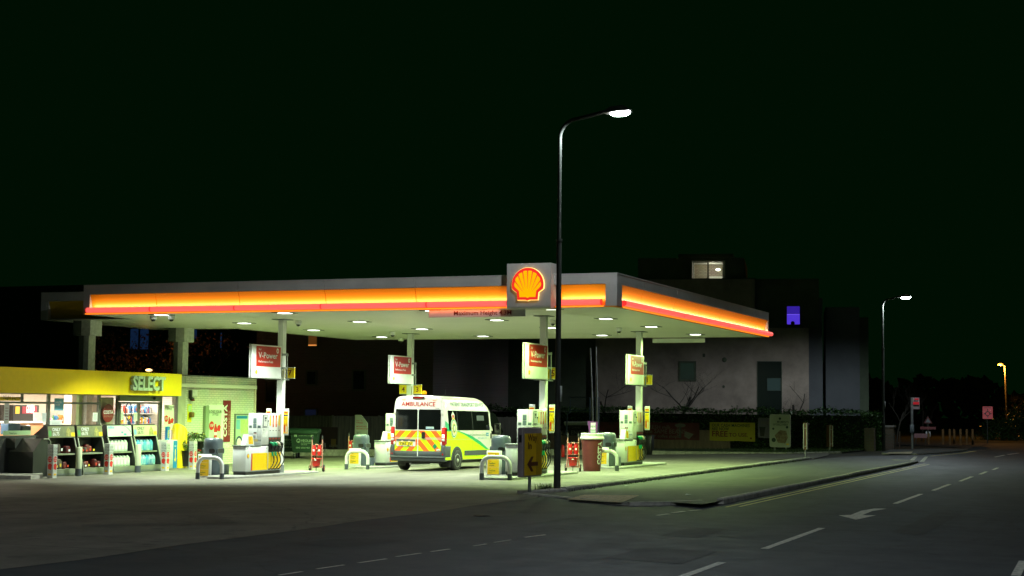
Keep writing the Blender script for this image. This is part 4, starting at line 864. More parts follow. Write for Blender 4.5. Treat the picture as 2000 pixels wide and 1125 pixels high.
def display(px0, px1, lbl, kind):
    XF = -28.78; a, c = AX(px0, 860, XF+0).y, AX(px1, 860, XF).y; g = zg(XF); L = c-a
    t = thing('display_cabinet', lbl, 'display cabinet', (XF, a, g), 0, 'outdoor display cabinets along the shop front')
    sidep = [(-.42, .0), (.24, .0), (.24, .12), (.0, 1.05), (-.18, 1.12), (-.42, 1.12)]
    hd = [(-.50, 1.16), (-.06, 1.06), (.0, 1.08), (-.04, 1.40), (-.12, 1.44)]
    for y0, y1 in ((-.0, .035), (L-.035, L)):
        b = MB(); b.prism(sidep, 'y', y0, y1, dkg); rim = [(.24, 0), (.24, .12), (0, 1.05), (-.18, 1.12)]
        b.tube([(x, (y0+y1)/2, z) for x, z in rim], .024, cabrim, 8); b.build('side_panel', t)
    b = MB(); b.prism(hd, 'y', -.01, L+.01, dkg); b.build('canopy_box', t)
    Q = frame((.0, 0, 1.08), (0, 1, 0), (-.124, 0, .992)); b = MB(); b.frect(Q, 0, L, 0, .325, {'fuel': mat('olive_card', (.11, .13, .07), .5, c2=(.2, .2, .1), vs=4), 'adblue': mat('pale_card', (.5, .6, .5), .5), 'wash': mat('beige_card', (.42, .46, .30), .5, c2=(.5, .5, .3), vs=5)}[kind], .006)
    if kind == 'adblue':
        b.ftext(Q, 'AdBlue', .04, .24, .1, blue, .010, bold=.015); b.frect(Q, .05, .14, .19, .2, red, .010)
        for i in range(8): s = i/8; b.fpoly(Q, [(L*(.6+.4*s), .325-.25*s*s), (L*(.6+.4*(s+.125)), .325-.25*(s+.125)**2), (L*(.63+.4*(s+.125)), .325-.25*(s+.125)**2), (L*(.63+.4*s), .325-.25*s*s)] if i < 7 else [(L*.95, .1), (L*.99, .06), (L*.99, .1)], navy, .010)
        b.fpoly(Q, ell(L*.6, .12, .05, .025, 10), mat('teal_ink', (.02, .3, .35), .5), .010); b.fpoly(Q, ell(L*.72, .06, .07, .03, 10), MATS['teal_ink'], .010)
    else:
        tc_ = paper if kind == 'fuel' else ink
        b.ftext(Q, 'ONLY', L*.16, .185, .135, tc_, .010, bold=.015); b.ftext(Q, '£6.75', L*.16, .06, .135, tc_, .010, bold=.015)
        b.frect(Q, L*.02, L*.12, .04, .2, MATS['goods_green'] if kind == 'fuel' else sky_blue, .010); b.fpoly(Q, [(L*.66, .03), (L*.88, .03), (L*.84, .2), (L*.76, .3), (L*.68, .18)], mat('flame_print', (.45, .4, .12), .5, c2=(.15, .15, .05), vs=14), .010); b.frect(Q, L*.86, L*.99, .03, .14, yellow, .013)
    b.build('header_card', t)
    b = MB(); b.box(-.40, -.37, .04, L-.04, .0, 1.12, dkg); b.box(-.37, .245, .036, L-.036, .0, .10, cabrim); b.box(-.40, .25, .036, L-.036, .10, .19, cabrim); b.box(.24, .265, .04, L-.04, .03, .08, alu); b.build('base_tray', t)
    b = MB(); b.box(-.37, .06, .036, L-.036, .585, .625, cabrim); b.build('shelf', t)
    for z, xf in ((.19, .02), (.625, -.08)):
        b = MB(); n = 6
        for i in range(n):
            y = .1+(L-.2)*(i+.5)/n
            if kind == 'fuel':
                if random.random() < .8: hh = random.uniform(.14, .3); ww = random.uniform(.05, .09); b.bbox(xf-.22, xf+random.uniform(-.08, .04), y-ww, y+ww, z, z+hh, random.choice([coal, coal2, coal]), .045, 3); b.frect(FX(xf+.0, y-.04, z+hh*.25), 0, random.uniform(.05, .09), 0, hh*.3, random.choice([gc[0], paper, gc[2], MATS['coal_bag']]), .042)
            else: bottle(b, xf-.03, y, z, random.choice([milk]) if kind == 'adblue' else random.choice([cyan, cyan2, cyan]), L/n*.86, .34 if z > .5 else .31)
            if kind != 'fuel': bottle(b, xf-.2, y, z, milk if kind == 'adblue' else cyan, L/n*.86, .34 if z > .5 else .31); b.frect(FX(xf+.02, y-.05, z+.06), 0, .1, 0, .12, sky_blue if kind != 'adblue' else paper, .004)
        o = b.build('goods', t); o['kind'] = 'stuff'
display(94, 146, 'leftmost dark display cabinet by the shop with olive ONLY 6.75 header', 'fuel')
display(151, 200, 'second display cabinet from the left with olive ONLY 6.75 header and nearly empty shelves', 'fuel')
display(210, 257, 'display cabinet of white bottles under a pale blue and white header', 'adblue')
display(261, 306, 'rightmost display cabinet with blue bottles and beige ONLY 6.75 header', 'wash')
# low dark cage cabinet at the far left
p = G(55, 934); t = thing('storage_cage', 'dark boxy storage cabinet left of the display cabinets', 'cabinet', (-29.05, AX(48, 880, -29.0).y, zg(-29.4)))
b = MB(); L = AX(92, 880, -28.8).y-AX(48, 880, -29.0).y; b.prism([(0, 0), (L, 0), (L, 1.0), (L-.1, 1.06), (.35, 1.06), (.0, .7)], 'x', -.5, .35, dkg); b.build('cabinet_body', t); b = MB(); b.tube([(.36, L-.02, .02), (.36, L-.02, .98), (.36, L-.12, 1.05), (.36, .4, 1.05)], .02, cabrim, 8); b.build('rim', t)
b = MB(); a = AX(14, 857, GX+.06); c = AX(60, 866, GX+.06); b.box(GX+.02, GX+.34, a.y, c.y, c.z-.12, a.z+.02, mat('drawer_dark', (.06, .065, .055), .45, .4)); tag(b.build('pay_drawer'), 'dark metal pay drawer under the left shop window', 'drawer')
b = MB(); e = [(p_.x, p_.y) for p_ in (G(-60, 945), G(0, 936.5), G(60, 937), G(84, 934), G(80, 928), G(0, 927))]; g = 0; b.prism(e, 'z', g-.1, g+.1, kerbm); struct(b.build('footway'))
# bollards in front of the shop
def bollard(px, py, top, lbl, dec):
    p = G(px, py); hgt = AY(px, top, p.y).z-p.z; t = thing('bollard', lbl, 'bollard', p, 0, 'bollards in front of the shop')
    r = .085
    if dec:
        b = MB(); b.prism(rrect(-.095, .095, -.095, .095, .02, 2), 'z', -.02, hgt, offwhite); b.build('post_sleeve', t)
        Q = FX(.095, -.095, 0); F2 = FY(-.095, -.095, 0); b = MB()
        for Z in (Q, F2):
            b.frect(Z, .01, .18, .18, hgt-.02, mat('sleeve_print', (.48, .52, .47), .5), .003); b.ftext(Z, 'LOVE\nYOUR\nSTYLE', .02, hgt-.14, .085, ink, .006, sx=.8); b.fpoly(Z, ell(.095, hgt*.56, .075, .085, 16), MATS['offer_red'], .006)
            b.ftext(Z, '2 FOR\n£2.40', .035, hgt*.57, .05, paper, .009); b.fpoly(Z, [(.04, hgt*.28), (.14, hgt*.24), (.17, hgt*.40), (.10, hgt*.45), (.03, hgt*.40)], MATS['offer_red'], .006); b.frect(Z, .05, .15, .08, .13, yellow, .006)
        b.build('printed_sleeve', t)
    else:
        b = MB(); b.lathe([(r, .2), (r, hgt-.02), (r-.02, hgt), (.001, hgt+.004)], (0, 0, 0), mat('glow_white_sleeve', (.5, .56, .36), .5), 18); b.build('post_sleeve', t)
        b = MB(); b.cyl((0, 0, -.02), (0, 0, .21), r+.008, grey, 18); b.build('base_collar', t)
bollard(101, 934, 868, 'printed bollard at the left end of the row, in front of the leftmost cabinet', True)
bollard(153, 930, 873, 'plain pale bollard between the first and second display cabinets', False)
bollard(211, 927, 866, 'printed bollard left of the cabinet of white bottles', True)
bollard(269, 923, 868, 'plain pale bollard in front of the cabinet of blue bottles', False)
bollard(322, 920, 863, 'printed bollard left of the yellow salt bin', True)
bollard(376, 917, 862, 'printed bollard in front of the flower buckets', True)
# yellow bin with slanted round top
p = AX(349.5, 909, -29.25); p.z = 0; t = thing('yellow_bin', 'bright yellow rounded bin with slanted top against the shop pier', 'bin', (p.x, p.y, p.z)); ybm = mat('yellow_bin_plastic', (.78, .62, .0), .4, var=.06)
b = MB(); n = 24; r = .24; H_ = AY(350, 833, p.y).z-p.z+.1
v = [(r*math.cos(2*PI*i/n), r*math.sin(2*PI*i/n), 0) for i in range(n)]+[(r*math.cos(2*PI*i/n), r*math.sin(2*PI*i/n), H_-.18-.14*math.sin(2*PI*i/n)) for i in range(n)]+[(r*.85*math.cos(2*PI*i/n), r*.85*math.sin(2*PI*i/n), H_-.12-.12*math.sin(2*PI*i/n)) for i in range(n)]
b.add(v, [(i, (i+1) % n, n+(i+1) % n, n+i) for i in range(n)]+[(n+i, n+(i+1) % n, 2*n+(i+1) % n, 2*n+i) for i in range(n)]+[tuple(range(2*n, 3*n))], ybm, True); b.build('bin_body', t)
b = MB(); b.ftext(FX(.243, -.16, .0), 'Shell', .08, .78, .07, red, .004, bold=.02); b.build('lettering', t)
# white and blue box stand
p = AX(334, 908, -28.95); p.z = 0; t = thing('vacuum_stand', 'white cabinet with blue side panel and arrow beside the yellow bin', 'cabinet', (p.x-.02, p.y-.1, p.z)); H_ = .92
b = MB(); b.bbox(-.3, .1, -.2, .32, 0, H_, mat('box_white', (.5, .56, .5), .45), .015, 1); b.build('cabinet_body', t); b = MB(); Q = FX(.1, -.2, 0); b.frect(Q, .28, .5, .03, H_-.03, blue, .005); b.frect(Q, .37, .41, .3, .62, dyellow, .009); b.fpoly(Q, [(.33, .32), (.39, .22), (.45, .32)], dyellow, .009); b.ftext(Q, 'Air', .33, .7, .09, paper, .009); b.build('side_panel', t)
b = MB(); b.box(-.1, -.02, -.1, .04, H_, H_+.42, blue); b.ftext(FX(-.02, -.1, H_), 'OPEN', .10, .05, .1, dyellow, .004, rot=PI/2, bold=.02); b.build('topper', t)
# flower buckets
leafm = mat('flower_leaf', (.06, .14, .02), .6, var=.5, vs=30); pet = [mat('petal_'+n, c, .6) for n, c in (('yellow', (.75, .6, .0)), ('plum', (.12, .015, .05)), ('white', (.6, .62, .4)), ('red', (.5, .03, .03)))]
def flowers(px, py, X, zt, lbl, cols, h=.42, r=.16):
    c = AX(px, py, X); t = thing('flower_bucket', lbl, 'flower bucket', c, 0, 'buckets of cut flowers by the wall')
    b = MB(); b.lathe([(r*.72, -h), (r, 0), (r*1.05, .0), (r*.95, -.01), (.001, -.03)], (0, 0, 0), dark, 16); b.build('bucket', t)
    f, s = MB(), MB()
    for i in range(20):
        a, rr = random.uniform(0, 2*PI), random.uniform(.02, r*1.5); x, y, z = rr*math.cos(a), rr*math.sin(a), zt*random.uniform(.45, 1.1)
        s.tube([(x*.3, y*.3, -.05), (x, y, z)], .006, leafm, 4, False)
        for j in range(5): 
            aa = random.uniform(0, 2*PI); q = Vector((x+.07*math.cos(aa), y+.07*math.sin(aa), z*random.uniform(.5, .95))); s.add([(x, y, q.z), tuple(q+Vector((.02, .02, .03))), tuple(q), tuple(q+Vector((-.02, -.02, .02)))], [(0, 1, 2, 3)], leafm)
        mt = random.choice(cols)
        for j in range(9):
            aa, el = 2*PI*j/9, random.uniform(.2, .9); d = Vector((math.cos(aa)*math.cos(el), math.sin(aa)*math.cos(el), math.sin(el)))*.06; e = d.cross(Vector((0, 0, 1)))*.35
            f.add([(x, y, z), tuple(Vector((x, y, z))+d*.6+e), tuple(Vector((x, y, z))+d), tuple(Vector((x, y, z))+d*.6-e)], [(0, 1, 2, 3)], mt)
    s.build('stems', t); f.build('blooms', t)
flowers(373, 862, -29.5, .26, 'bucket of yellow and plum flowers against the white wall, the upper left one', [pet[0], pet[1]], .55)
flowers(389, 862, -29.5, .25, 'bucket of plum, white and yellow flowers under the wall duct', [pet[1], pet[2], pet[0]], .55)
flowers(363, 880, -29.0, .3, 'lower bucket of plum and green flowers beside the yellow bin', [pet[1], pet[1], pet[2]], .5)
flowers(383, 893, -28.9, .22, 'small bunch of red flowers behind the rightmost printed bollard', [pet[3], pet[3], pet[2]], .3, .1)
t = thing('flower_rack', 'black folding stand holding flower buckets against the white wall', 'rack', (-29.45, AX(396, 900, -29.45).y, 0))
b = MB(); b.box(-.2, .15, -.55, .45, .38, .42, dark)
for y in (-.5, .4): b.tube([(-.2, y, 0), (.15, y-.1, .6)], .02, dark, 6); b.tube([(.15, y, 0), (-.2, y-.1, .6)], .02, dark, 6)
b.bbox(-.15, .2, .0, .5, .45, .75, dark, .03, 1); b.build('stand', t)
# ------------------------------------------------------------------ ambulance
vb = mat('van_white_paint', (.70, .66, .64), .28, var=.08, vs=2, coat=.6); vtrim = mat('van_grey_trim', (.055, .065, .07), .55, var=.15)
hv_y = mat('livery_yellow', (.55, .80, .0), .4); hv_g = mat('livery_green', (.0, .33, .13), .4); hv_o = mat('livery_orange', (.92, .13, .015), .4); tl = mat('tail_lamp_red', (.5, .01, .01), .2, emit=(1, .03, .02), es=1.6); tlw = mat('tail_lamp_bright', (1, .6, .5), .2, emit=(1, .42, .3), es=4.); tld = mat('tail_lamp_dark', (.35, .005, .005), .15, coat=.5)
VX, VY = -20.12, 44.2
amb = thing('ambulance', 'white patient transport ambulance with yellow and green livery parked among the pumps', 'ambulance', (VX-.93, VY, zg(-21)), 0)
def sx(z): return .93 if z < 1.3 else .93-.1*(z-1.3)/.85
b = MB(); st = [(0, .90, 2.26), (.05, .925, 2.31), (.25, .93, 2.335), (1.5, .93, 2.335), (2.75, .93, 2.32), (3.15, .93, 2.26), (3.5, .93, 2.10), (3.85, .925, 1.80), (4.2, .92, 1.46), (4.4, .90, 1.28), (4.75, .86, 1.17), (4.98, .78, .98), (5.05, .68, .8)]
rows = []
for y, w, zt in st:
    zs = min(1.3, .36+(zt-.36)*.62); u = zt-.17*min(1, (zt-.36)/1.5); xu = w-.1*min(1, (u-zs)/.85) if zt > 1.6 else w-.06
    half = [(w-.02, .34), (w, .38), (w, (.38+zs)/2), (w, zs), ((w+xu)/2, (zs+u)/2), (xu, u), (xu-.045, u+(zt-u)*.55), (xu-.13, zt-(zt-u)*.16), (w*.5, zt-.008), (0, zt)]
    rows.append([(x, y, z) for x, z in half]+[(-x, y, z) for x, z in half[-2::-1]])
n = len(rows[0]); V = [p for r in rows for p in r]; gl, bd = [], []
for i in range(len(rows)-1):
    for k in range(n):
        f = (i*n+k, i*n+(k+1) % n, (i+1)*n+(k+1) % n, (i+1)*n+k); (gl if 5 <= i <= 7 and 6 <= k <= 11 else bd).append(f)
b.add(V, bd, vb, True); b.add(V, gl, glossblack, True); b.add(rows[0], [tuple(range(n-1, -1, -1))], vb); b.add(rows[-1], [tuple(range(n))], vb)
b.build('body', amb)
VR = lambda a, z, d: Vector((sx(z)+d, a, z)); VL = lambda a, z, d: Vector((-sx(z)-d, a, z)); RR = FY(0, 0, 0)
def vy(px, py=850): return AX(px, py, VX).y-VY
def side(name, pts, mt, d=.005, both=True, mats=None):
    for S in ((VR, VL) if both else (VR,)):
        b = MB(); 
        lo = clip(pts, -9, 9, 0, 1.3); hi = clip(pts, -9, 9, 1.3, 3)
        for pg in (lo, hi):
            if len(pg) > 2: b.fpoly(S, pg if S is VR else pg[::-1], mt, d)
        o = b.build(name, amb)
    return o
ya = vy(893)-.02
cur = [(876, 1.235), (893, 1.235), (905, 1.15), (920, 1.0), (935, .83), (949, .655)]; cur2 = [(895, 1.25), (906, 1.19), (922, 1.08), (938, .91), (954, .655)]
side('side_livery', [(.02, .36), (4.2, .36), (4.3, .66)]+[(vy(p), z) for p, z in cur[::-1]]+[(.02, 1.24)], hv_y, .004)
side('side_livery', [(vy(p), z) for p, z in cur]+[(vy(p), z) for p, z in cur2[::-1]], hv_g, .006)
side('side_livery', [(.02, 1.24), (vy(893), 1.24), (vy(888), 1.31), (vy(880), 1.40), (.02, 1.56)], hv_g, .005)
for S, nm in ((VR, 'r'), (VL, 'l')):
    b = MB(); pts = rrect(vy(876.5), vy(956), 1.27, 1.88, .05); b.fpoly(S, pts, glossblack, .008)
    for p in (894, 923): b.frect(S, vy(p)-.012, vy(p)+.012, 1.28, 1.87, dark, .011)
    b.frect(S, vy(932), vy(946), 1.58, 1.74, mat('window_sticker_dark', (.03, .04, .05), .5), .011); b.build('side_window', amb)
    b = MB(); a = vy(959); b.fpoly(S, [(a, 1.22), (a+.05, 1.14), (a+.95, 1.14), (a+1.02, 1.22), (a+.45, 1.80), (a+.05, 1.86), (a, 1.82)], glossblack, .007); b.build('cab_window', amb)
    b = MB(); b.frect(S, ya+.58, 4.5, .48, .635, vtrim, .018, .02); b.build('side_moulding', amb)
    b = MB(); b.fpoly(S, rrect(a-.06, a+.0, 1.0, 1.17, .02), dark, .02, .02); b.build('door_handle', amb)
    b = MB(); b.frect(S, vy(957), vy(957)+.008, .5, 1.9, vtrim, .006); b.frect(S, vy(923), vy(923)+.008, .64, 1.26, vtrim, .007); b.frect(S, .06, vy(957), .985, .993, mat('body_seam', (.4, .43, .38), .5), .007); b.build('panel_seam', amb)
# lettering and crest on the right side
b = MB(); b.ftext(VR, 'PATIENT TRANSPORT SERVICE', vy(883), 2.02, .17, mat('faded_green_ink', (.05, .12, .09), .6), .012, bold=.008, width=vy(946)-vy(883)); b.build('lettering', amb)
b = MB(); b.ftext(VR, 'South Central Ambulance Service', vy(914), 1.09, .11, mat('faded_green_ink', (0, 0, 0)), .008, width=vy(948)-vy(914)); b.ftext(VR, 'NHS Foundation Trust', vy(933), 1.00, .075, blue, .008, width=vy(950)-vy(933)); b.frect(VR, vy(949), vy(954), 1.085, 1.19, blue, .008); b.ftext(VR, 'NHS', vy(949)+.02, 1.11, .07, paper, .011, bold=.02, width=.2); b.build('lettering', amb)
cy_ = vy(886); b = MB(); crg = mat('crest_green', (.0, .22, .09), .4); crgold = mat('crest_gold', (.6, .42, .05), .4); crw = mat('crest_white', (.7, .72, .65), .4)
for r1, r2, mt, d in ((.235, .30, crw, .014), (.215, .275, crg, .017), (.185, .24, crw, .02), (.12, .16, crgold, .023), (.085, .12, crg, .026), (.05, .08, crw, .029)): b.fpoly(VR, ell(cy_, 1.33, r1, r2, 28), mt, d)
for i in range(12):
    a = 2*PI*i/12; b.fpoly(VR, ell(cy_+.15*math.cos(a), 1.33+.20*math.sin(a), .02, .025, 8), crgold, .024)
b.fpoly(VR, [(cy_-.09, 1.62), (cy_+.09, 1.62), (cy_+.12, 1.74), (cy_+.05, 1.80), (cy_, 1.86), (cy_-.05, 1.80), (cy_-.12, 1.74)], crw, .014); b.fpoly(VR, [(cy_-.07, 1.66), (cy_+.07, 1.66), (cy_+.08, 1.74), (cy_-.08, 1.74)], red, .018); b.frect(VR, cy_-.09, cy_+.09, 1.60, 1.655, crgold, .018)
b.build('crest', amb)
# rear: two doors with chevrons, windows, lamps, plate
chev = []
def door(s):
    x0, x1 = (-.79, -.006) if s < 0 else (.006, .79)
    d = MB(); xt0, xt1 = (x0+.03, x1) if s < 0 else (x0, x1-.03)
    d.add([(x0, -.008, .62), (x1, -.008, .62), (x1, -.008, 1.27), (x0, -.008, 1.27), (xt1, -.008, 2.18), (xt0, -.008, 2.18)], [(0, 1, 2, 3), (3, 2, 4, 5)], vb)
    d.frect(RR, x0, x1, .62, 1.245, hv_y, .011)
    for i in range(-6, 8):                       # 45 degree orange stripes, mirrored between the doors
        a = i*.40; st_ = [(a, .62), (a+.2, .62), (a+.2+.58, 1.245), (a+.58, 1.245)]
        if s > 0: st_ = [(-x, y) for x, y in st_][::-1]
        pg = clip(st_, x0, x1, .62, 1.245)
        if len(pg) > 2: d.fpoly(RR, pg, hv_o, .014)
    for z in (.965, .99, 1.015)[:3]: d.frect(RR, x0, x1, z+.012, z+.02, vb, .017)
    o = d.build('rear_door', amb)
    w = MB(); w.fpoly(RR, rrect(x0+.015, x1-.02, 1.275, 1.90, .04), glossblack, .014); w.build('rear_window', o)
    if s > 0:
        h = MB(); h.fpoly(RR, rrect(x0+.13, x0+.24, 1.0, 1.21, .04), dark, .04, .03); h.build('door_handle', o)
        h = MB(); h.frect(RR, .27, .54, 1.30, 1.37, mat('rear_sticker', (.45, .55, .55), .5), .018); h.ftext(RR, 'www.scas', .28, 1.315, .05, blue, .021); h.fpoly(RR, [(.50, .78), (.58, .68), (.66, .76), (.58, .86)], crg, .02); h.frect(RR, .64, .76, .63, .69, paper, .02); h.ftext(RR, 'VAN', .65, .64, .045, ink, .023); h.build('sticker', o)
    else:
        h = MB(); h.fpoly(RR, rrect(-.73, -.07, .76, .985, .04), vb, .03, .02); h.frect(RR, -.72, -.08, .92, .975, vtrim, .045, .02); h.frect(RR, -.64, -.16, .785, .90, mat('plate_yellow', (.75, .6, .0), .4), .036); h.ftext(RR, 'YJ65 JJV', -.40, .80, .115, ink, .040, bold=.02, align='CENTER', width=.43)
        for x in (-.52, -.28): h.frect(RR, x-.03, x+.03, .905, .918, mat('plate_lamp', (1, .8, .6), .4, emit=(1, .6, .35), es=2.5), .05)
        h.build('number_plate', o)
    hg = MB(); e = -.8 if s < 0 else .8; hg.bbox(e-.03, e+.03, -.03, .02, 1.75, 1.86, vb, .008, 1); hg.bbox(e-.03, e+.03, -.03, .02, .80, .9, vb, .008, 1); hg.build('hinge', o)
door(-1); door(1)
b = MB(); b.box(-.015, .015, -.02, 0, .45, 1.9, offwhite); b.build('door_seal', amb)
b = MB(); b.ftext(RR, 'AMBULANCE', 0.0, 2.00, .19, mat('ambulance_red', (.45, .03, .02), .5), .016, bold=.012, align='CENTER', width=1.16); b.ftext(RR, 'TV503', .58, 1.915, .05, ink, .016); b.build('lettering', amb)
b = MB(); b.box(-.19, .19, -.03, .02, 2.225, 2.30, dark); b.box(-.15, .15, -.034, -.03, 2.24, 2.275, tld); b.build('high_brake_light', amb)
for s in (-1, 1):
    b = MB(); b.bbox(s*.53-.07, s*.53+.07, -.05, .05, 2.20, 2.27, mat('marker_lamp', (1, .3, .2), .3, emit=(1, .2, .1), es=7.), .02, 2); b.build('marker_light', amb)
    b = MB(); x0, x1 = sorted((s*.80, s*.935)); b.bbox(x0, x1, -.03, .14, .80, 1.36, tld, .03, 2)
    b.bbox(x0+.015, x1-.02, -.036, .0, 1.16, 1.33, tl, .015, 1); b.bbox(x0+.015, x1-.02, -.036, .0, 1.02, 1.15, tlw, .015, 1); b.bbox(x0+.015, x1-.02, -.036, .0, .93, 1.01, offwhite, .012, 1); b.build('tail_light', amb)
b = MB(); b.bbox(-.93, .93, -.07, .25, .40, .46, vtrim, .02, 2); b.bbox(-.80, .80, -.015, .1, .455, .61, vtrim, .01, 1); b.bbox(-.93, .93, -.03, .2, .30, .42, vtrim, .03, 2)
for s in (-1, 1):
    b.bbox(min(s*.79, s*.94), max(s*.79, s*.94), -.04, .42, .42, .80, vtrim, .03, 2)
    b.fpoly(RR, ell(s*.86, .53, .025, .03, 10), tld, .045)
b.build('rear_bumper', amb)
yf = ya+3.0
for y in (ya, yf):
    for s in (-1, 1):
        S = VR if s > 0 else VL
        b = MB(); arc = [(y+.44*math.cos(a), .33+.44*math.sin(a)) for a in [PI*i/16 for i in range(17)]]; arc = [(max(.3 if y < 1 else 0, p[0]), max(.36, p[1])) for p in arc]
        b.fpoly(S, arc if s > 0 else arc[::-1], vtrim, .012, .015); ar2 = [(y+.36*math.cos(PI*i/16), .33+.36*math.sin(PI*i/16)) for i in range(17)]; b.fpoly(S, ar2 if s > 0 else ar2[::-1], dark, .016); b.build('wheel_arch', amb)
        w = bpy.data.objects.new('wheel', None); COL.objects.link(w); w.parent = amb; w.location = (s*.87, y, .33)
        T = MB(); T.lathe([(.20, -.10*s), (.30, -.11*s), (.33, -.08*s), (.335, 0), (.33, .075*s), (.30, .10*s), (.20, .095*s)], (0, 0, 0), black, 32, 'x'); T.build('tyre', w)
        T = MB(); T.lathe([(.205, .07*s), (.20, .10*s), (.17, .085*s), (.12, .06*s), (.07, .09*s), (.05, .115*s), (.001, .12*s)], (0, 0, 0), mat('wheel_silver', (.45, .46, .45), .35, .6), 24, 'x')
        for i in range(12): a = 2*PI*i/12; T.lathe([(.016, 0), (.014, .004*s)], (.078*s+.002*s, .15*math.cos(a), .15*math.sin(a)), dark, 8, 'x')
        T.lathe([(.20, -.08*s), (.001, -.08*s)], (0, 0, 0), dark, 16, 'x'); T.build('rim', w)
b = MB(); b.box(-.7, .7, .2, 4.6, .24, .36, dark); b.box(-.75, .75, ya-.05, ya+.05, .28, .36, dark)
for s in (-1, 1): b.box(min(s*.62, s*.9), max(s*.62, s*.9), ya-.42, ya-.40, .14, .40, black)
b.tube([(-.3, .1, .22), (-.3, 1.5, .22)], .035, galv, 8); b.build('underbody', amb)
for s in (-1, 1):
    b = MB(); b.bbox(s*.93+(.03 if s > 0 else -.25), s*.93+(.25 if s > 0 else -.03), 3.75, 3.88, 1.13, 1.50, dark, .05, 3); b.box(min(s*.85, s*1.0), max(s*.85, s*1.0), 3.78, 3.84, 1.15, 1.20, dark); b.box(s*1.07-.08, s*1.07+.08, 3.742, 3.75, 1.2, 1.46, mat('mirror_glass', (.1, .1, .1), .2, 1.)); b.build('wing_mirror', amb)
b = MB(); b.cyl((.02, .35, 2.32), (.02, .35, 2.38), .07, dark, 14); b.lathe([(.075, 2.37), (.075, 2.43), (.06, 2.48), (.001, 2.485)], (.02, .35, 0), mat('amber_beacon', (.9, .35, .0), .25, emit=(.8, .25, 0), es=.35), 16); b.build('beacon', amb)
b = MB(); b.cyl((-.3, 2.6, 2.3), (-.3, 2.65, 2.55), .006, dark, 5); b.build('aerial', amb)
amb.rotation_euler = (math.radians(-.5), 0, 0)

# ------------------------------------------------------------------ giant cup, trolleys, extinguisher
p = G(1156, 920); cup = thing('giant_cup', 'giant maroon takeaway coffee cup with white lid standing on the forecourt', 'giant cup', p)
cupm = mat('cup_maroon', (.13, .022, .022), .5, var=.18, vs=6)
def cr(z): return .255+.075*z/.97
b = MB(); b.lathe([(.25, 0), (.255, .01)]+[(cr(z), z) for z in (.2, .4, .6, .8, .97)], (0, 0, 0), cupm, 40); b.build('cup_body', cup)
b = MB(); b.lathe([(cr(.97)+.004, .94), (.362, .95), (.365, .985), (.345, .995), (.33, 1.08), (.336, 1.085), (.336, 1.105), (.31, 1.12), (.30, 1.10), (.001, 1.10)], (0, 0, 0), white, 40); b.build('lid', cup)
A0 = math.radians(-24)
def Fc(a, z, d): r = cr(z)+d; t = A0+a/.3; return Vector((r*math.cos(t), r*math.sin(t), z))
b = MB(); b.ftext(Fc, 'COSTA', .08, .20, .21, paper, .006, bold=.03, rot=PI/2, sx=.98); b.build('lettering', cup)
t = thing('cup_topper', 'small purple NEW card standing on the lid of the giant cup', 'sign', p+Vector((.03, -.02, 1.1))); pur = mat('purple_card', (.13, .03, .16), .5)
b = MB(); b.prism([(-.11, 0), (.12, 0), (.155, .36), (-.16, .38)], 'y', -.01, .01, pur); Q = FY(0, -.01, 0); b.frect(Q, -.065, .085, .13, .33, paper, .003); b.ftext(Q, 'NEW', .01, .19, .09, ink, .006, align='CENTER', bold=.01, sx=.7); b.frect(Q, -.07, .09, .04, .11, MATS['map_paper'], .003); b.build('card', t)
fr = mat('trolley_frame', (.50, .24, .18), .5, var=.15); rp = mat('extinguisher_red', (.55, .012, .01), .3, coat=.4)
def make_trolley():
    t = thing('fire_trolley', '', 'fire trolley', group='red fire trolleys on the forecourt'); b = MB()
    for s in (-1, 1): b.tube([(s*.17, 0, .16), (s*.16, .02, 1.0)], .018, fr, 8); b.tube([(s*.16, .02, .98), (s*.155, .06, 1.12)], .02, dark, 8); b.tube([(s*.17, 0, .36), (s*.20, -.14, .12)], .012, fr, 6)
    for z in (.16, .5, .62, .72, .84): b.tube([(-.17, .0, z), (.17, .0, z)], .013 if z < .6 else .02, fr, 8)
    b.box(-.16, .16, -.12, .02, .13, .15, fr); b.cyl((0, -.1, .0), (0, -.1, .14), .012, dark, 6); b.build('frame', t)
    for s in (-1, 1):
        w = MB(); w.lathe([(.05, -.025), (.105, -.03), (.115, 0), (.105, .03), (.05, .025)], (s*.21, .02, .115), black, 20, 'x'); w.lathe([(.06, -.02), (.06, .028)], (s*.21, .02, .115), rp, 14, 'x'); w.build('wheel', t)
    for x in (-.085, .085):
        e = MB(); e.lathe([(.06, .52), (.063, .54), (.063, .78), (.04, .83), (.02, .85)], (x, -.05, 0), rp, 14); e.box(x-.03, x+.03, -.12, -.02, .84, .87, dark); e.frect(FY(x, -.114, 0), -.03, .03, .64, .70, paper, .001); e.build('extinguisher', t)
    k = MB(); k.lathe([(.11, .18), (.14, .40), (.155, .40), (.155, .42), (.14, .43), (.12, .20)], (0, -.10, 0), rp, 18); k.frect(FY(0, -.25, 0), -.03, .03, .36, .39, paper, .004); k.build('bucket', t)
    h = MB(); h.tube([(.18, 0, .92), (.24, .02, .88), (.25, .02, .7), (.2, 0, .6)], .01, dark, 6); h.build('hose', t); return t
t0 = None
for px, py, l in ((618.5, 921.5, 'red fire trolley standing alone between the pump nearest the shop and the bins'), (1119, 921.5, 'red fire trolley between the lamp post and the giant cup'), (689, 907, 'red fire trolley half hidden behind the grey bin by the number 1 stand')):
    t = make_trolley() if t0 is None else dup(t0); t0 = t0 or t; t.location = G(px, py); t.rotation_euler = (0, 0, math.radians(18)); t['label'] = l
p = G(1099.5, 893); t = thing('fire_extinguisher', 'single red fire extinguisher on the ground just right of the tall lamp post', 'fire extinguisher', p)
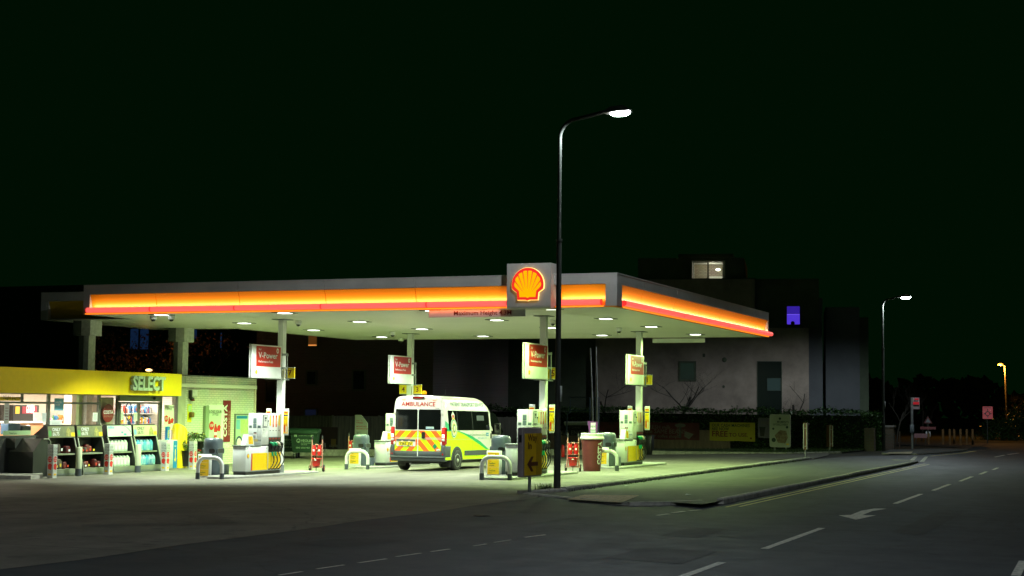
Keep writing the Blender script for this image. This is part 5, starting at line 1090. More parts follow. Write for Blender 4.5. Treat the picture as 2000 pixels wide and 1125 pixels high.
b = MB(); b.lathe([(.07, 0), (.075, .02), (.075, .42), (.04, .5), (.02, .52)], (0, 0, 0), rp, 14); b.build('cylinder', t); b = MB(); b.box(-.02, .1, -.02, .02, .52, .56, dark); b.tube([(0, 0, .53), (.12, 0, .5), (.1, 0, .2)], .012, dark, 6); b.build('handle', t)

# ------------------------------------------------------------------ Way In sign
p = G(1034, 964.5); rear = mat('sign_case_brown', (.32, .26, .26), .45, var=.15); way = mat('way_in_yellow', (.90, .55, .0), .45, var=.06); wayd = mat('way_in_ink', (.12, .012, .005), .5)
L1 = .92; t = thing('way_in_sign', 'yellow Way In sign with arrow on a short post at the forecourt corner', 'sign', (p.x, p.y, p.z)); z0 = AY(1030, 931, p.y).z-p.z; z1 = AY(1030, 834.5, p.y).z-p.z
b = MB(); b.cyl((0, 0, -.05), (0, 0, z0+.02), .035, alu, 12); b.box(-.12, .12, -.12, .12, -.01, .01, midgrey); b.build('post', t)
b = MB(); b.bbox(-.07, .07, -.56, .56, z0, z1, rear, .035, 4); b.box(-.03, .03, -.565, -.56, z1-.32, z1-.16, dark); b.build('sign_box', t)
b = MB(); Q = FX(.072, -.56, z0); h = z1-z0; b.frect(Q, .06, 1.09, .035, h-.13, way, .004); b.frect(Q, .74, 1.09, .035, h-.13, mat('way_in_yellow_fold_shade', (.60, .35, .0), .5), .007)  # darker band paints in the shade of the panel's fold
b.ftext(Q, 'Way', .23, h*.73, .20, wayd, .011, bold=.02, width=.56); b.ftext(Q, 'In', .23, h*.57, .20, wayd, .011, bold=.02, width=.21)
b.fpoly(Q, [(.20, h*.26), (.44, h*.41), (.58, h*.41), (.44, h*.30), (.84, h*.30), (.84, h*.22), (.44, h*.22), (.58, h*.11), (.44, h*.11)], wayd, .011)
b.build('sign_face', t)

# ------------------------------------------------------------------ street lamps
polem = mat('lamp_post_paint', (.04, .045, .035), .8, .0, var=.3, vs=3); headm = mat('lamp_head_grey', (.12, .12, .12), .5)
lensw = mat('street_lamp_lens', (1, 1, 1), .3, emit=(.92, .97, 1), es=60.)
def street_lamp(base, top, arm, lbl, power, r=.078, flat=False):
    t = thing('street_lamp', lbl, 'street lamp', base, 0, 'white street lamps along the road'); Ht = top-base.z
    b = MB(); b.tube([(0, 0, -.1), (0, 0, 1.3)], r, polem, 16); b.tube([(0, 0, 1.3), (0, 0, 1.36), (0, 0, Ht*.66)], [r, r*.8, r*.76], polem, 14); b.tube([(0, 0, Ht*.66), (0, 0, Ht*.66+.05)], r*.98, polem, 14)
    sg = 1 if arm > 0 else -1; arm = abs(arm); R = .42*arm/1.4; pts = [(0, 0, Ht*.66+.05), (0, 0, Ht-R-.12)]+[(R-R*math.cos(a), 0, Ht-R-.12+R*math.sin(a)) for a in [PI/2*i/8 for i in range(1, 9)]]+[(arm-.25, 0, Ht+.02)]
    b.tube(pts, r*.56, polem, 12); b.build('post', t)
    b = MB(); b.bbox(r-.01, r+.004, -.05, .05, 2.0, 2.35, paper, .002, 1); b.build('number_label', t)
    s = MB(); s.prism([(arm-.38, Ht-.03), (arm-.34, Ht-.05), (arm+.24, Ht-.02), (arm+.26, Ht+.02), (arm+.1, Ht+.10), (arm-.2, Ht+.08)], 'y', -.14, .14, headm); hd = s.build('lamp_head', t)
    g = MB(); g.lathe([(.001, -.11), (.10, -.09), (.145, -.04), (.14, .0)], (0, 0, 0), lensw, 18); g.v = [(x*1.65+arm, y, z+Ht-.02) for x, y, z in g.v]; g.build('lens', hd)
    if sg < 0: t.rotation_euler = (0, 0, PI); bpy.context.view_layer.update()
    l = lamp('street_lamp_light', 'SPOT', (base.x+arm*sg, base.y, top-.14), power, (.82, .94, 1.), t, .12, spot=math.radians(174), blend=.25)
    l.data.use_nodes = True; nt = l.data.node_tree; N, K = nt.nodes, nt.links; em_ = N['Emission']      # wide batwing light distribution of a road lantern
    tc = N.new('ShaderNodeTexCoord'); sp = N.new('ShaderNodeSeparateXYZ'); K.new(tc.outputs['Normal'], sp.inputs[0]); ab = N.new('ShaderNodeMath'); ab.operation = 'ABSOLUTE'; K.new(sp.outputs['Z'], ab.inputs[0])
    mx = N.new('ShaderNodeMath'); mx.operation = 'MAXIMUM'; mx.inputs[1].default_value = .3; K.new(ab.outputs[0], mx.inputs[0]); pw = N.new('ShaderNodeMath'); pw.operation = 'POWER'; pw.inputs[1].default_value = -2.0; K.new(mx.outputs[0], pw.inputs[0]); K.new(pw.outputs[0], em_.inputs['Strength'])
    return t
bp_ = G(1088, 960); street_lamp(bp_, AY(1092, 224, bp_.y).z, AY(1211, 218, bp_.y).x-bp_.x, 'tall street lamp in front of the canopy, the nearer of the two white lamps', 200*POW, flat=True)
bp2 = AY(1726, 884, 77.6); bp2.z = RZ; street_lamp(bp2, AY(1722, 580, bp2.y).z, AY(1769, 578, bp2.y).x-bp2.x, 'street lamp by the hedge end at the right, the smaller white lamp', 250*POW, .085, flat=True)
bp0 = Vector((7.5, -9, RZ)); street_lamp(bp0, RZ+9, -1.6, 'street lamp on the near side of the road, behind the viewpoint', 1150*POW, flat=True)
# far sodium lamp
bp3 = AY(1969, 872, 125); t = thing('sodium_lamp', 'distant orange sodium street lamp at the far right', 'street lamp', (bp3.x, 125, RZ)); z_ = AY(1958, 712, 125).z
b = MB(); b.tube([(0, 0, 0), (-.15, 0, z_-RZ-.1)], [.1, .07], mat('lamp_column_concrete', (.25, .2, .14), .8, c2=(.08, .07, .05), vs=2), 10); b.tube([(-.15, 0, z_-RZ-.1), (-.45, 0, z_-RZ)], .05, polem, 8); b.build('post', t)
b = MB(); b.sphere((-.5, 0, z_-RZ), .12, mat('sodium_lens', (1, .5, .1), .4, emit=(1, .30, .02), es=16.), 12, (1.5, 1, .7)); b.build('lens', t)
lamp('sodium_light', 'POINT', (bp3.x-.5, 124.8, z_-.3), 420*POW, (1, .42, .06), t, .15)

# ------------------------------------------------------------------ things behind the pumps
fence_w = mat('fence_boards', (.075, .07, .05), .85, var=.5, vs=1.5, stretch=(6, 6, .5)); 
def fence(nm, lbl, p0, p1, h, mt, board=.14, gap=.006, cat='fence'):
    L = math.hypot(p1[0]-p0[0], p1[1]-p0[1]); t = thing(nm, lbl, cat, (p0[0], p0[1], 0), math.atan2(p1[1]-p0[1], p1[0]-p0[0])); zz = lambda x: zg(p0[0]+(p1[0]-p0[0])*x/L)
    b = MB(); x = 0
    while x < L-.02: w = min(board, L-x); b.box(x+gap/2, x+w-gap/2, -.02, .0, zz(x)+.05, zz(x)+h+random.uniform(-.012, .012), mt); x += board
    b.build('boards', t)
    x = 0
    while x <= L: q = MB(); q.box(x-.05, x+.05, .0, .1, zz(x), zz(x)+h+.04, mt); q.build('fence_post', t); x += 2.4
    return t
p600 = AY(600, 812, 63.5)
fence('wooden_fence', 'dark close board wooden fence behind the wheeled bins', (-46, 58.5), (-33.5, 61.6), 1.62, fence_w); fence('wooden_fence', 'dark wooden fence stretch behind the number 1 stand', (-33.5, 61.6), (-30.9, 66), 1.62, fence_w); fence('wooden_fence', 'dark wooden fence stretch hidden behind the ambulance', (-30.9, 66), (-29.5, 76.5), 1.6, fence_w)
def on_fence(p0, p1, px):                      # point on an upright boundary plane
    d = ray(px, 800); x0, y0 = p0; dx, dy = p1[0]-p0[0], p1[1]-p0[1]; s = (x0*d.y-y0*d.x)/(dy*d.x-dx*d.y); return Vector((x0+dx*s, y0+dy*s, 0))
a, c = on_fence((-46, 58.5), (-33.5, 61.6), 582), on_fence((-46, 58.5), (-33.5, 61.6), 661)
b = MB(); r_ = (c-a).normalized(); w = (c-a).length; z0_, z1_ = -.1+.25, -.1+1.22; Q = frame((a.x, a.y, z0_), r_); 
b.frect(Q, 0, w, 0, z1_-z0_, mat('night_banner', (.02, .02, .022), .5, c2=(.05, .02, .015), vs=1.2), .05, .01); b.ftext(Q, 'Shell\nV-Power', .15, .72, .16, midgrey, .056); b.ftext(Q, 'ENGINE  style', .6*w/2, .1, .22, midgrey, .056); b.frect(Q, w*.84, w*.96, .12, .45, mat('faded_gold', (.2, .13, .03), .6), .056)
tag(b.build('dark_banner'), 'long dark advertising banner on the fence behind the wheeled bins', 'banner')
# the number 1 stand
p = AY(693, 889, 57.5); k1 = 3077/62.5; t = thing('number_one_stand', 'pale stand shaped like a number 1 behind the grey bin', 'display stand', (p.x, 57.5, zg(p.x)+.03)); b = MB()
ow = [(0, 0), (.42, 0), (.42, .62), (.56, .60), (.56, 1.34), (.26, 1.68), (0, 1.68)]; b.prism(ow, 'y', -.03, .03, mat('stand_white', (.5, .53, .48), .6)); b.build('board', t)
b = MB(); Q = FY(0, -.03, 0); b.ftext(Q, 'Shell   O', .06, 1.42, .075, red, .004); b.ftext(Q, 'V-Power', .06, 1.33, .085, red, .004, bold=.02); b.ftext(Q, "BRITAIN'S NO.1", .06, 1.18, .07, red, .004, bold=.02); b.ftext(Q, 'PERFORMANCE FUEL', .06, 1.09, .058, red, .004, bold=.02)
for i in range(4): b.frect(Q, .06, .3, .98-.03*i, .99-.03*i, midgrey, .004)
b.build('lettering', t)
# wheeled waste bins
wg = mat('waste_bin_green', (.016, .05, .03), .5, var=.2, vs=3)
def make_wbin():
    t = thing('wheeled_bin', '', 'wheeled bin', group='green wheeled waste bins by the fence'); b = MB()
    for z0, z1, s0, s1 in ((.24, .98, .44, .52),):
        v = [(sx_*s0, -.28, z0) if False else (sx_*(s0 if zz_ == z0 else s1), yy*( .28 if zz_ == z0 else .36), zz_) for zz_ in (z0, z1) for yy in (-1, 1) for sx_ in (-1, 1)]
        b.add(v, [(0, 2, 3, 1), (4, 5, 7, 6), (0, 1, 5, 4), (2, 6, 7, 3), (0, 4, 6, 2), (1, 3, 7, 5)], wg)
    for z in (.5, .8): b.box(-.49, .49, -.345 if z > .6 else -.315, -.28, z-.012, z+.012, wg)
    b.bbox(-.55, .55, -.40, .38, .96, 1.02, wg, .02, 2); b.build('bin_body', t)
    b = MB(); pr = [(-.40, 1.02), (-.36, 1.10), (0, 1.17), (.38, 1.14), (.4, 1.02)]; b.prism(pr, 'x', -.56, .56, wg); b.tube([(-.5, .42, 1.1), (.5, .42, 1.1)], .02, wg, 8); b.build('lid', t)
    for sx_ in (-1, 1):
        for sy in (-1, 1): w = MB(); w.lathe([(.03, -.03), (.10, -.03), (.10, .03), (.03, .03)], (sx_*.38, sy*.24, .10), black, 16, 'x'); w.lathe([(.05, -.035), (.05, .035)], (sx_*.38, sy*.24, .10), galv, 10, 'x'); w.box(sx_*.38-.04, sx_*.38+.04, sy*.24-.03, sy*.24+.03, .14, .26, galv); w.build('caster', t)
    Q = frame((0, -.345, 0), (1, 0, 0), (0, -.06, 1)); b = MB(); pg = mat('bin_print', (.30, .42, .30), .6)
    b.ftext(Q, 'VEOLIA', -.10, .66, .13, pg, .02, bold=.02); b.fpoly(Q, ell(-.2, .70, .075, .08, 20), pg, .018); b.fpoly(Q, ell(-.2, .70, .05, .055, 20), wg, .021); b.fpoly(Q, ell(-.2, .66, .025, .03, 10), pg, .024); b.ftext(Q, 'ENVIRONMENTAL\nSERVICES', -.1, .59, .06, pg, .02); b.ftext(Q, '0845 6060 460', -.30, .40, .09, pg, .018, bold=.01)
    for x in (-.36, .28): b.frect(Q, x, x+.1, .85, .93, pg, .024); b.fpoly(Q, [(x+.03, .86), (x+.07, .86), (x+.05, .91)], wg, .027)
    b.ftext(Q, 'GENERAL WASTE ONLY', -.2, .88, .045, pg, .024); b.build('print', t); return t
p = G(588, 896); w1 = make_wbin(); w1.location = (p.x, p.y+.3, p.z); w1.rotation_euler = (0, 0, math.radians(20)); w1['label'] = 'dark green wheeled waste bin with pale lettering beside the fire trolley, the front one'
w2 = dup(w1, None, (p.x-1.0, p.y+.75, p.z), math.radians(20)); w2['label'] = 'dark green wheeled waste bin mostly hidden behind the front one and the pump'
# boundary wall, banners, hedge
wallm = mat('pink_block_wall', (.34, .24, .20), .85, var=.35, vs=1.4, bump=.3, stretch=(3, 3, .6))
YB = 76.2
def XB(px): return AY(px, 860, YB).x
t = thing('boundary_wall', 'low pinkish boarded wall along the rear of the site under the banners', 'wall', (XB(1080), YB, 0)); b = MB(); x = XB(1080)-1.5; L = XB(1420)
while x < L: b.box(x-XB(1080)+.004, x-XB(1080)+.236, 0, .12, zg(x)-.05, zg(x)+.98+random.uniform(-.01, .01), wallm); x += .24
b.build('boards', t)
def banner(nm, lbl, px0, px1, py0, py1, Y, mt, wav=.03):
    a = AY(px0, (py0+py1)/2, Y); c = AY(px1, (py0+py1)/2, Y); z1 = AY((px0+px1)/2, py0, Y).z; z0 = AY((px0+px1)/2, py1, Y).z; w, h = c.x-a.x, z1-z0
    Q = lambda u, v, d: Vector((a.x+u, Y-d-wav*math.sin(u*3.1)*math.sin(PI*min(1, max(0, v/h))), z0+v-.02*abs(math.sin(u*2.2))*(1-v/h)))
    b = MB(); n = 24
    for i in range(n):
        for j in range(3): b.add([Q(w*i/n, h*j/3, 0), Q(w*(i+1)/n, h*j/3, 0), Q(w*(i+1)/n, h*(j+1)/3, 0), Q(w*i/n, h*(j+1)/3, 0)], [(0, 1, 2, 3)], mt, True)
    return b, Q, w, h, nm, lbl
def fin(T, cat='banner'): return tag(T[0].build(T[4]), T[5], cat)
print_ = mat('banner_print_grey', (.24, .22, .21), .6)
T = banner('coffee_banner', 'long maroon coffee banner on the rear wall, left of the yellow one', 1225, 1366, 825, 858, YB-.06, mat('maroon_banner', (.09, .012, .012), .55, c2=(.22, .03, .04), vs=.9)); b, Q, w, h = T[:4]
b.ftext(Q, 'with FRESH milk.', w*.12, h*.62, .27, print_, .012); b.ftext(Q, 'and the SAME BEANS', w*.12, h*.36, .29, print_, .012); b.ftext(Q, 'as in our coffee shops.', w*.2, h*.12, .22, print_, .012)
b.fpoly(Q, ell(w*.74, h*.84, .28, .10, 16), print_, .014); b.frect(Q, w*.72, w*.755, h*.1, h*.8, mat('dim_grey', (.1, .1, .1), .6), .013); b.ftext(Q, 'COSTA', w*.735, h*.2, .2, print_, .02, rot=PI/2, bold=.02); b.fpoly(Q, [(w*.79, h*.2), (w*.86, h*.05), (w*.92, h*.35), (w*.81, h*.5)], print_, .014); fin(T)
T = banner('engine_banner', 'dark banner with white engine slogan above the pink wall right of the lamp post', 1082, 1160, 828, 850, YB-.06, mat('black_banner', (.02, .018, .02), .5)); b, Q, w, h = T[:4]; b.ftext(Q, 'Shell V-Power', .1, h*.6, .24, print_, .012, bold=.01); b.ftext(Q, 'YOUR ENGINE BEST', .05, h*.08, .29, print_, .012, bold=.02); fin(T)
T = banner('red_banner', 'short red patterned banner behind the giant cup', 1161, 1222, 824, 850, YB-.06, mat('red_banner_cloth', (.2, .015, .02), .5, c2=(.04, .01, .01), vs=2.2)); fin(T)
T = banner('cash_banner', 'yellow banner about free cash machines on the dark hedge', 1386, 1475, 825, 861, YB-.1, mat('yellow_banner', (.70, .56, .04), .6, var=.08), .04); b, Q, w, h = T[:4]
nk = mat('banner_dark_ink', (.02, .05, .03), .6); rk = mat('banner_red_ink', (.28, .05, .02), .6)
b.ftext(Q, 'OUR CASH MACHINES', w*.05, h*.76, .21, nk, .02, bold=.012, width=w*.83); b.ftext(Q, 'ARE NOW', w*.05, h*.57, .21, nk, .02, bold=.012, width=w*.38); b.ftext(Q, 'FREE', w*.05, h*.24, .38, rk, .02, bold=.02, width=w*.34); b.ftext(Q, 'TO USE.', w*.43, h*.24, .25, rk, .02, bold=.015, width=w*.41); b.fpoly(Q, ell(w*.91, h*.17, .05, .05, 12), rk, .02); fin(T)
T = banner('new_poster', 'small mauve NEW poster with a cup on the hedge beside the rounded board', 1480.5, 1505, 816, 855, YB-.1, mat('mauve_poster', (.20, .17, .24), .6), .01); b, Q, w, h = T[:4]; b.ftext(Q, 'NEW', w*.25, h*.68, .2, print_, .012, bold=.02); b.fpoly(Q, [(w*.18, h*.08), (w*.5, h*.08), (w*.58, h*.5), (w*.12, h*.5)], dark, .012); b.frect(Q, w*.1, w*.6, h*.5, h*.55, nk, .014); fin(T, 'poster')
T_ = AY(1503, 809, 72.5); U_ = AY(1544, 874, 72.5); t = thing('poster_board', 'rounded white poster board with food picture standing by the hedge', 'poster board', (T_.x, 72.5, U_.z)); w, h = U_.x-T_.x, T_.z-U_.z; Q = FY(0, 0, 0)
b = MB(); b.fpoly(Q, rrect(0, w, 0, h, .09), mat('board_frame', (.4, .4, .38), .4, .2), .0, .08); b.build('frame', t)
b = MB(); b.fpoly(Q, rrect(.05, w-.05, .07, h-.05, .05), mat('poster_cream', (.42, .43, .36), .6), .006); b.fpoly(Q, ell(w*.5, h*.87, .06, .06, 14), nk, .01); b.ftext(Q, 'MOMENTS', w*.92, h*.74, .13, nk, .01, bold=.015, align='RIGHT', width=w*.55); b.ftext(Q, 'OF DISCOVERY', w*.88, h*.66, .13, nk, .01, bold=.015, align='RIGHT', width=w*.72)
foodm = mat('food_print', (.12, .05, .02), .6, c2=(.34, .26, .16), vs=7); b.fpoly(Q, [(w*.25, h*.36), (w*.5, h*.52), (w*.8, h*.5), (w*.88, h*.3), (w*.75, h*.12), (w*.4, h*.14)], foodm, .01)
for u, v, r in ((.18, .56, .05), (.84, .61, .06), (.2, .22, .10)): b.fpoly(Q, ell(w*u, h*v, r, r, 12), nk, .012)
b.frect(Q, w*.8, w*.92, h*.07, h*.12, yellow, .012); b.build('poster', t)
b = MB(); b.box(w*.2, w*.26, .02, .08, zg(T_.x)-U_.z-.05, .05, alu); b.box(w*.74, w*.8, .02, .08, zg(T_.x)-U_.z-.05, .05, alu); b.build('leg', t)
p = AY(1262, 849, 66.0); q = AY(1273, 873, 66.0); b = MB(); b.bbox(p.x, q.x+.06, 65.8, 66.2, zg(p.x), p.z, dark, .04, 2); b.box(p.x-.02, q.x+.08, 65.77, 66.23, p.z-.06, p.z-.02, dark); tag(b.build('dark_bin'), 'small black bin just right of the far pump by the coffee banner', 'bin')
leafm2 = mat('hedge_leaf', (.028, .085, .015), .45, var=.5, vs=6, c2=(.10, .24, .05))
def hedge(x0, x1, y0, y1, h, lbl, n, wob=.16):
    t = thing('hedge', lbl, 'hedge', (x0, y0, RZ)); b = MB(); b.box(.12, x1-x0-.12, .14, y1-y0-.14, -.3, h-.2, mat('hedge_core', (.008, .016, .006), .9)); b.build('branches', t)
    b = MB(); L, D = x1-x0, y1-y0
    for i in range(n):
        f = random.random()
        if f < .56: x, y, z = random.uniform(0, L), random.gauss(.03, .07), random.uniform(0, h)
        elif f < .86: x, y, z = random.uniform(0, L), random.uniform(0, D), h+random.gauss(-.03, .07)
        else: x, y, z = L+random.gauss(-.03, .07), random.uniform(0, D), random.uniform(0, h)
        z += wob*(math.sin(x*1.7)+math.sin(x*4.3+1)*.5+math.sin(x*9.1)*.4)*.4*(z/h); y += .06*math.sin(x*2.3+z*3)
        a = random.uniform(0, 2*PI); e = random.uniform(-.6, .9); s = random.uniform(.035, .075); d1 = Vector((math.cos(a)*math.cos(e), math.sin(a)*math.cos(e), math.sin(e))); d2 = d1.cross(Vector((random.random(), random.random(), random.random()))).normalized()*s*.6; d1 *= s
        c = Vector((x, y, z)); b.add([c-d1, c+d2, c+d1, c-d2], [(0, 1, 2, 3)], leafm2)
    b.build('leaves', t); return t
HX = AY(1715, 860, 77).x
hedge(-34, HX, 76.5, 78.3, AY(1500, 802, 76.6).z-RZ, 'long clipped dark hedge behind the banners, lit green at its right end', 17000)
# brick gate pillars
bk = brickmat('pillar_brick', (.20, .13, .07), (.16, .10, .06), (.16, .15, .12), .225, .075, .012, 'xz', .6)
for x0, x1, yy, tp, l in ((1688, 1707, 76.0, 836, 'short brick pillar built into the hedge left of the far street lamp'), (1724, 1745, 80.5, 834, 'brick gate pillar just right of the far street lamp')):
    p, q = AY(x0, tp, yy), AY(x1, tp, yy); b = MB(); b.box(p.x, q.x, yy, yy+.6, RZ-.1, p.z, bk)
    if x0 > 1700: b.box(p.x-.04, q.x+.04, yy-.04, yy+.64, p.z, p.z+.08, kerbm)
    o = b.build('brick_pillar'); tag(o, l, 'pillar', 'brick pillars at the hedge end')
b = MB(); p, q = AY(1745, 840, 81.5), AY(1760, 840, 84); b.box(p.x, q.x, 83.5, 83.8, RZ-.1, p.z-.1, bk); tag(b.build('brick_wall'), 'low dark brick wall running off right of the gate pillar', 'wall')
# back side of two more site signs seen nearly edge on
for (bx, by), (x0, y0), (x1, y1), l, rz in (((1573.5, 894.5), (1568, 826), (1578.5, 878), 'edge-on sign with pale tube frame on the footway corner, nearer of the two', 8), ((1620.5, 882.5), (1614, 830), (1625, 872.5), 'edge-on sign with pale tube frame in front of the hedge, farther of the two', 20)):
    p = G(bx, by); t = thing('edge_on_sign', l, 'sign', p, math.radians(rz), 'edge-on way signs right of the forecourt'); z0 = AY(x0, y1, p.y).z-p.z; z1 = AY(x0, y0, p.y).z-p.z
    b = MB(); b.cyl((0, 0, -.05), (0, 0, z0+.02), .04, galv, 10); b.build('post', t); b = MB(); b.box(-.07, .07, -.36, .50, z0, z1, mat('sign_back_brown', (.16, .07, .02), .6)); b.build('sign_box', t)
    b = MB(); tw = mat('pale_tube', (.5, .48, .42), .4)
    for s in (-.05, .07): b.tube([(s, -.40, z0+.02), (s, -.40, z1-.06), (s+(.03 if s < 0 else -.03), -.40, z1-.02)], .02, tw, 8)
    for z in (z0+.14, z1-.2): b.tube([(-.05, -.4, z), (.07, -.4, z)], .012, tw, 6)
    b.build('tube_frame', t)
# slim poles and pipe frame behind the lamp post
for (x0, y0), (x1, y1), l in (((1153, 680), (1159, 850), 'slim pale mast behind the giant cup, the left of the pair'), ((1164, 677), (1167.5, 850), 'slim pale mast behind the giant cup, the right of the pair')):
    a, c = AY(x0, y0, 70), AY(x1, y1, 70); t = thing('mast', l, 'mast', (c.x, 70, zg(c.x)), 0, 'pair of slim masts'); b = MB(); m_ = (c+(a-c)*.5); b.tube([(0, 0, -.05), (m_.x-c.x, 0, m_.z-zg(c.x))], .05, galv, 10); b.tube([(m_.x-c.x, 0, m_.z-zg(c.x)), (a.x-c.x, 0, a.z-zg(c.x))], .034, galv, 10); b.build('pole', t)
t = thing('pipe_frame', 'faint blue grey pipe frame standing behind the slim masts', 'frame', (0, 72, 0)); b = MB(); pm_ = mat('blue_grey_pipe', (.08, .12, .15), .5, .4)
for L_ in (((1106, 850), (1108, 808), (1113, 807), (1114, 776), (1170, 776), (1169, 845)), ((1152, 776), (1152, 845)), ((1115, 801), (1164, 801)), ((1163, 776), (1164, 845))): b.tube([AY(x, y, 72)-Vector((0, 72, 0)) for x, y in L_], .03, pm_, 6)
b.build('pipes', t)
b = MB(); a, c = AY(1103, 827, 74.5), AY(1148, 827, 74.5); b.tube([a, c], .1, offwhite, 10); tag(b.build('rolled_banner'), 'pale rolled tube lying along the top of the wall right of the lamp post', 'pipe')

# ------------------------------------------------------------------ buildings and far things
rend = mat('grey_render', (.34, .28, .23), .9, var=.4, vs=.6, bump=.15, bs=30); rend2 = mat('dark_cladding', (.075, .10, .06), .8, var=.3, vs=1); rend3 = mat('blue_grey_render', (.11, .12, .13), .9, var=.2, vs=.4)
AN = math.radians(12); B0 = Vector((-18.5, 90, 0)); bl = thing('grey_building', 'grey rendered apartment block behind the hedge with one lit attic window', 'building', (B0.x, B0.y, 0), AN)
b = MB(); b.box(-12.0, .3, 0, 9, -.5, 6.8, rend); b.box(-9.2, -2.75, -.0, 9, 6.8, 9.62, rend); b.box(-12.0, .34, -.04, 9.04, 6.8, 6.86, rend2) if False else None; b.build('wall', bl)
b = MB(); b.box(-2.74, .9, .9, 8, 6.8, 9.7, rend2); b.box(-9.6, -3.4, .8, 8, 9.62, 10.95, rend2); b.box(-7.2, -4.0, .5, 8, 10.95, 11.15, rend2); b.box(-17.5, -12.01, .5, 9, -.5, 7.0, rend2); b.build('upper_storey', bl)
b = MB(); b.box(.31, 1.1, 1.2, 8, -.5, 8.6, rend3); b.build('side_bay', bl); b = MB(); b.box(1.3, 3.25, 2.5, 9, -.5, 8.15, rend3); b.box(3.26, 3.8, 3.4, 9, -.5, 7.6, rend2); b.build('side_bay', bl)
lit = mat('lit_room', (.5, .5, .45), .6); wdk = mat('window_dark', (.012, .02, .016), .12)
def bwin(x0, x1, z0, z1, y, mt, bars=1, fr_=.07, nm='window'):
    w = MB(); w.box(x0-fr_, x1+fr_, y-.05, y+.02, z0-fr_, z0, rend2); w.box(x0-fr_, x1+fr_, y-.05, y+.02, z1, z1+fr_, rend2); w.box(x0-fr_, x0, y-.05, y+.02, z0, z1, rend2); w.box(x1, x1+fr_, y-.05, y+.02, z0, z1, rend2)
    for i in range(1, bars): xx = x0+(x1-x0)*i/bars; w.box(xx-.04, xx+.04, y-.045, y+.01, z0, z1, rend2)
    o = w.build(nm, bl); g = MB(); g.box(x0, x1, y-.025, y-.01, z0, z1, mt); g.build('pane', o); return o
bwin(-7.02, -6.24, 3.80, 4.74, 0, mat('dim_green_pane', (.02, .03, .025), .7, spec=.1, emit=(.006, .012, .008), es=1.), 1, .12); bwin(-2.6, -1.25, 1.0, 4.85, 0, wdk, 1, .03); bwin(-2.05, -1.3, 3.2, 3.9, -.03, mat('dim_teal_pane', (.02, .03, .03), .7, spec=.1, emit=(.010, .02, .018), es=1.), 1, .01)
# attic window: a real little room, lit
o = bwin(-6.33, -4.64, 9.74, 10.66, .8, glass, 2, .04)
rm = MB(); rm.box(-6.4, -4.55, 2.6, 2.7, 9.7, 10.8, brickmat('attic_brick', (.4, .33, .26), (.33, .27, .2), (.2, .17, .13), .25, .09, .014, 'xz')); rm.box(-6.45, -6.4, .85, 2.7, 9.7, 10.8, offwhite); rm.box(-4.6, -4.5, .85, 2.7, 9.7, 10.8, offwhite); rm.box(-6.4, -4.5, .85, 2.7, 10.72, 10.8, offwhite); rm.box(-5.5, -4.7, 2.5, 2.6, 9.7, 10.0, paper); rm.build('attic_room', bl)
w_ = MB(); w_.sphere((-4.95, 1.9, 10.35), .11, mat('attic_lamp_glow', (1, 1, 1), .5, emit=(1, .97, .8), es=5), 10, (1.3, 1, .7)); w_.build('attic_lamp', bl)
wl_ = lamp('attic_light', 'POINT', (0, 0, 0), 9*POW, (1, .93, .75), None, .1); wl_.parent = bl; wl_.location = (-5.3, 1.7, 10.4)
# cut the block where the attic room sits: the upper storey is hollow there, so rebuild it in pieces
us = [x for x in bl.children if x.name.startswith('upper_storey')][0]; bpy.data.objects.remove(us)
b = MB(); b.box(-2.74, .9, .9, 8, 6.8, 9.7, rend2); b.box(-9.6, -6.46, .8, 8, 9.62, 10.95, rend2); b.box(-4.49, -3.4, .8, 8, 9.62, 10.95, rend2); b.box(-6.46, -4.49, 2.71, 8, 9.62, 10.95, rend2); b.box(-6.46, -4.49, .8, 2.71, 10.81, 10.95, rend2); b.box(-7.2, -4.0, .5, 8, 10.951, 11.15, rend2); b.box(-17.5, -12.01, .5, 9, -.5, 7.0, rend2); b.box(-9.4, -2.7, .3, .5, 9.621, 9.7, rend2); b.build('upper_storey', bl)
bwin(-.93, -.20, 7.05, 8.1, .9, mat('violet_pane', (.1, .05, .5), .4, emit=(.075, .035, .62), es=1.), 1, .05)
b = MB(); b.box(-.93, -.20, .868, .873, 7.62, 7.64, mat('violet_bright', (.2, .1, .8), .4, emit=(.25, .15, 1), es=1.)); b.box(-.93, -.20, .868, .873, 7.64, 8.1, mat('violet_dark_blind', (.05, .03, .3), .5, emit=(.03, .012, .30), es=1.)); b.build('blind', bl)
b = MB(); b.sphere((-.6, .83, 7.12), .12, dark, 8); b.build('plant_on_sill', bl)
b = MB(); b.sphere((-4.5, -.02, 4.95), .14, rend2, 8, (1, .3, 1)); b.sphere((-4.55, -.02, 3.4), .08, rend2, 8, (1, .3, 1)); b.box(-5.75, -5.6, -.03, 0, 5.1, 5.3, rend2); b.build('wall_vent', bl)
for z, u in ((3.2, 2.0), (3.1, 4.0)): b = MB(); b.box(.3, .33, u, u+.5, z, z+1.6, wdk); b.build('window', bl)
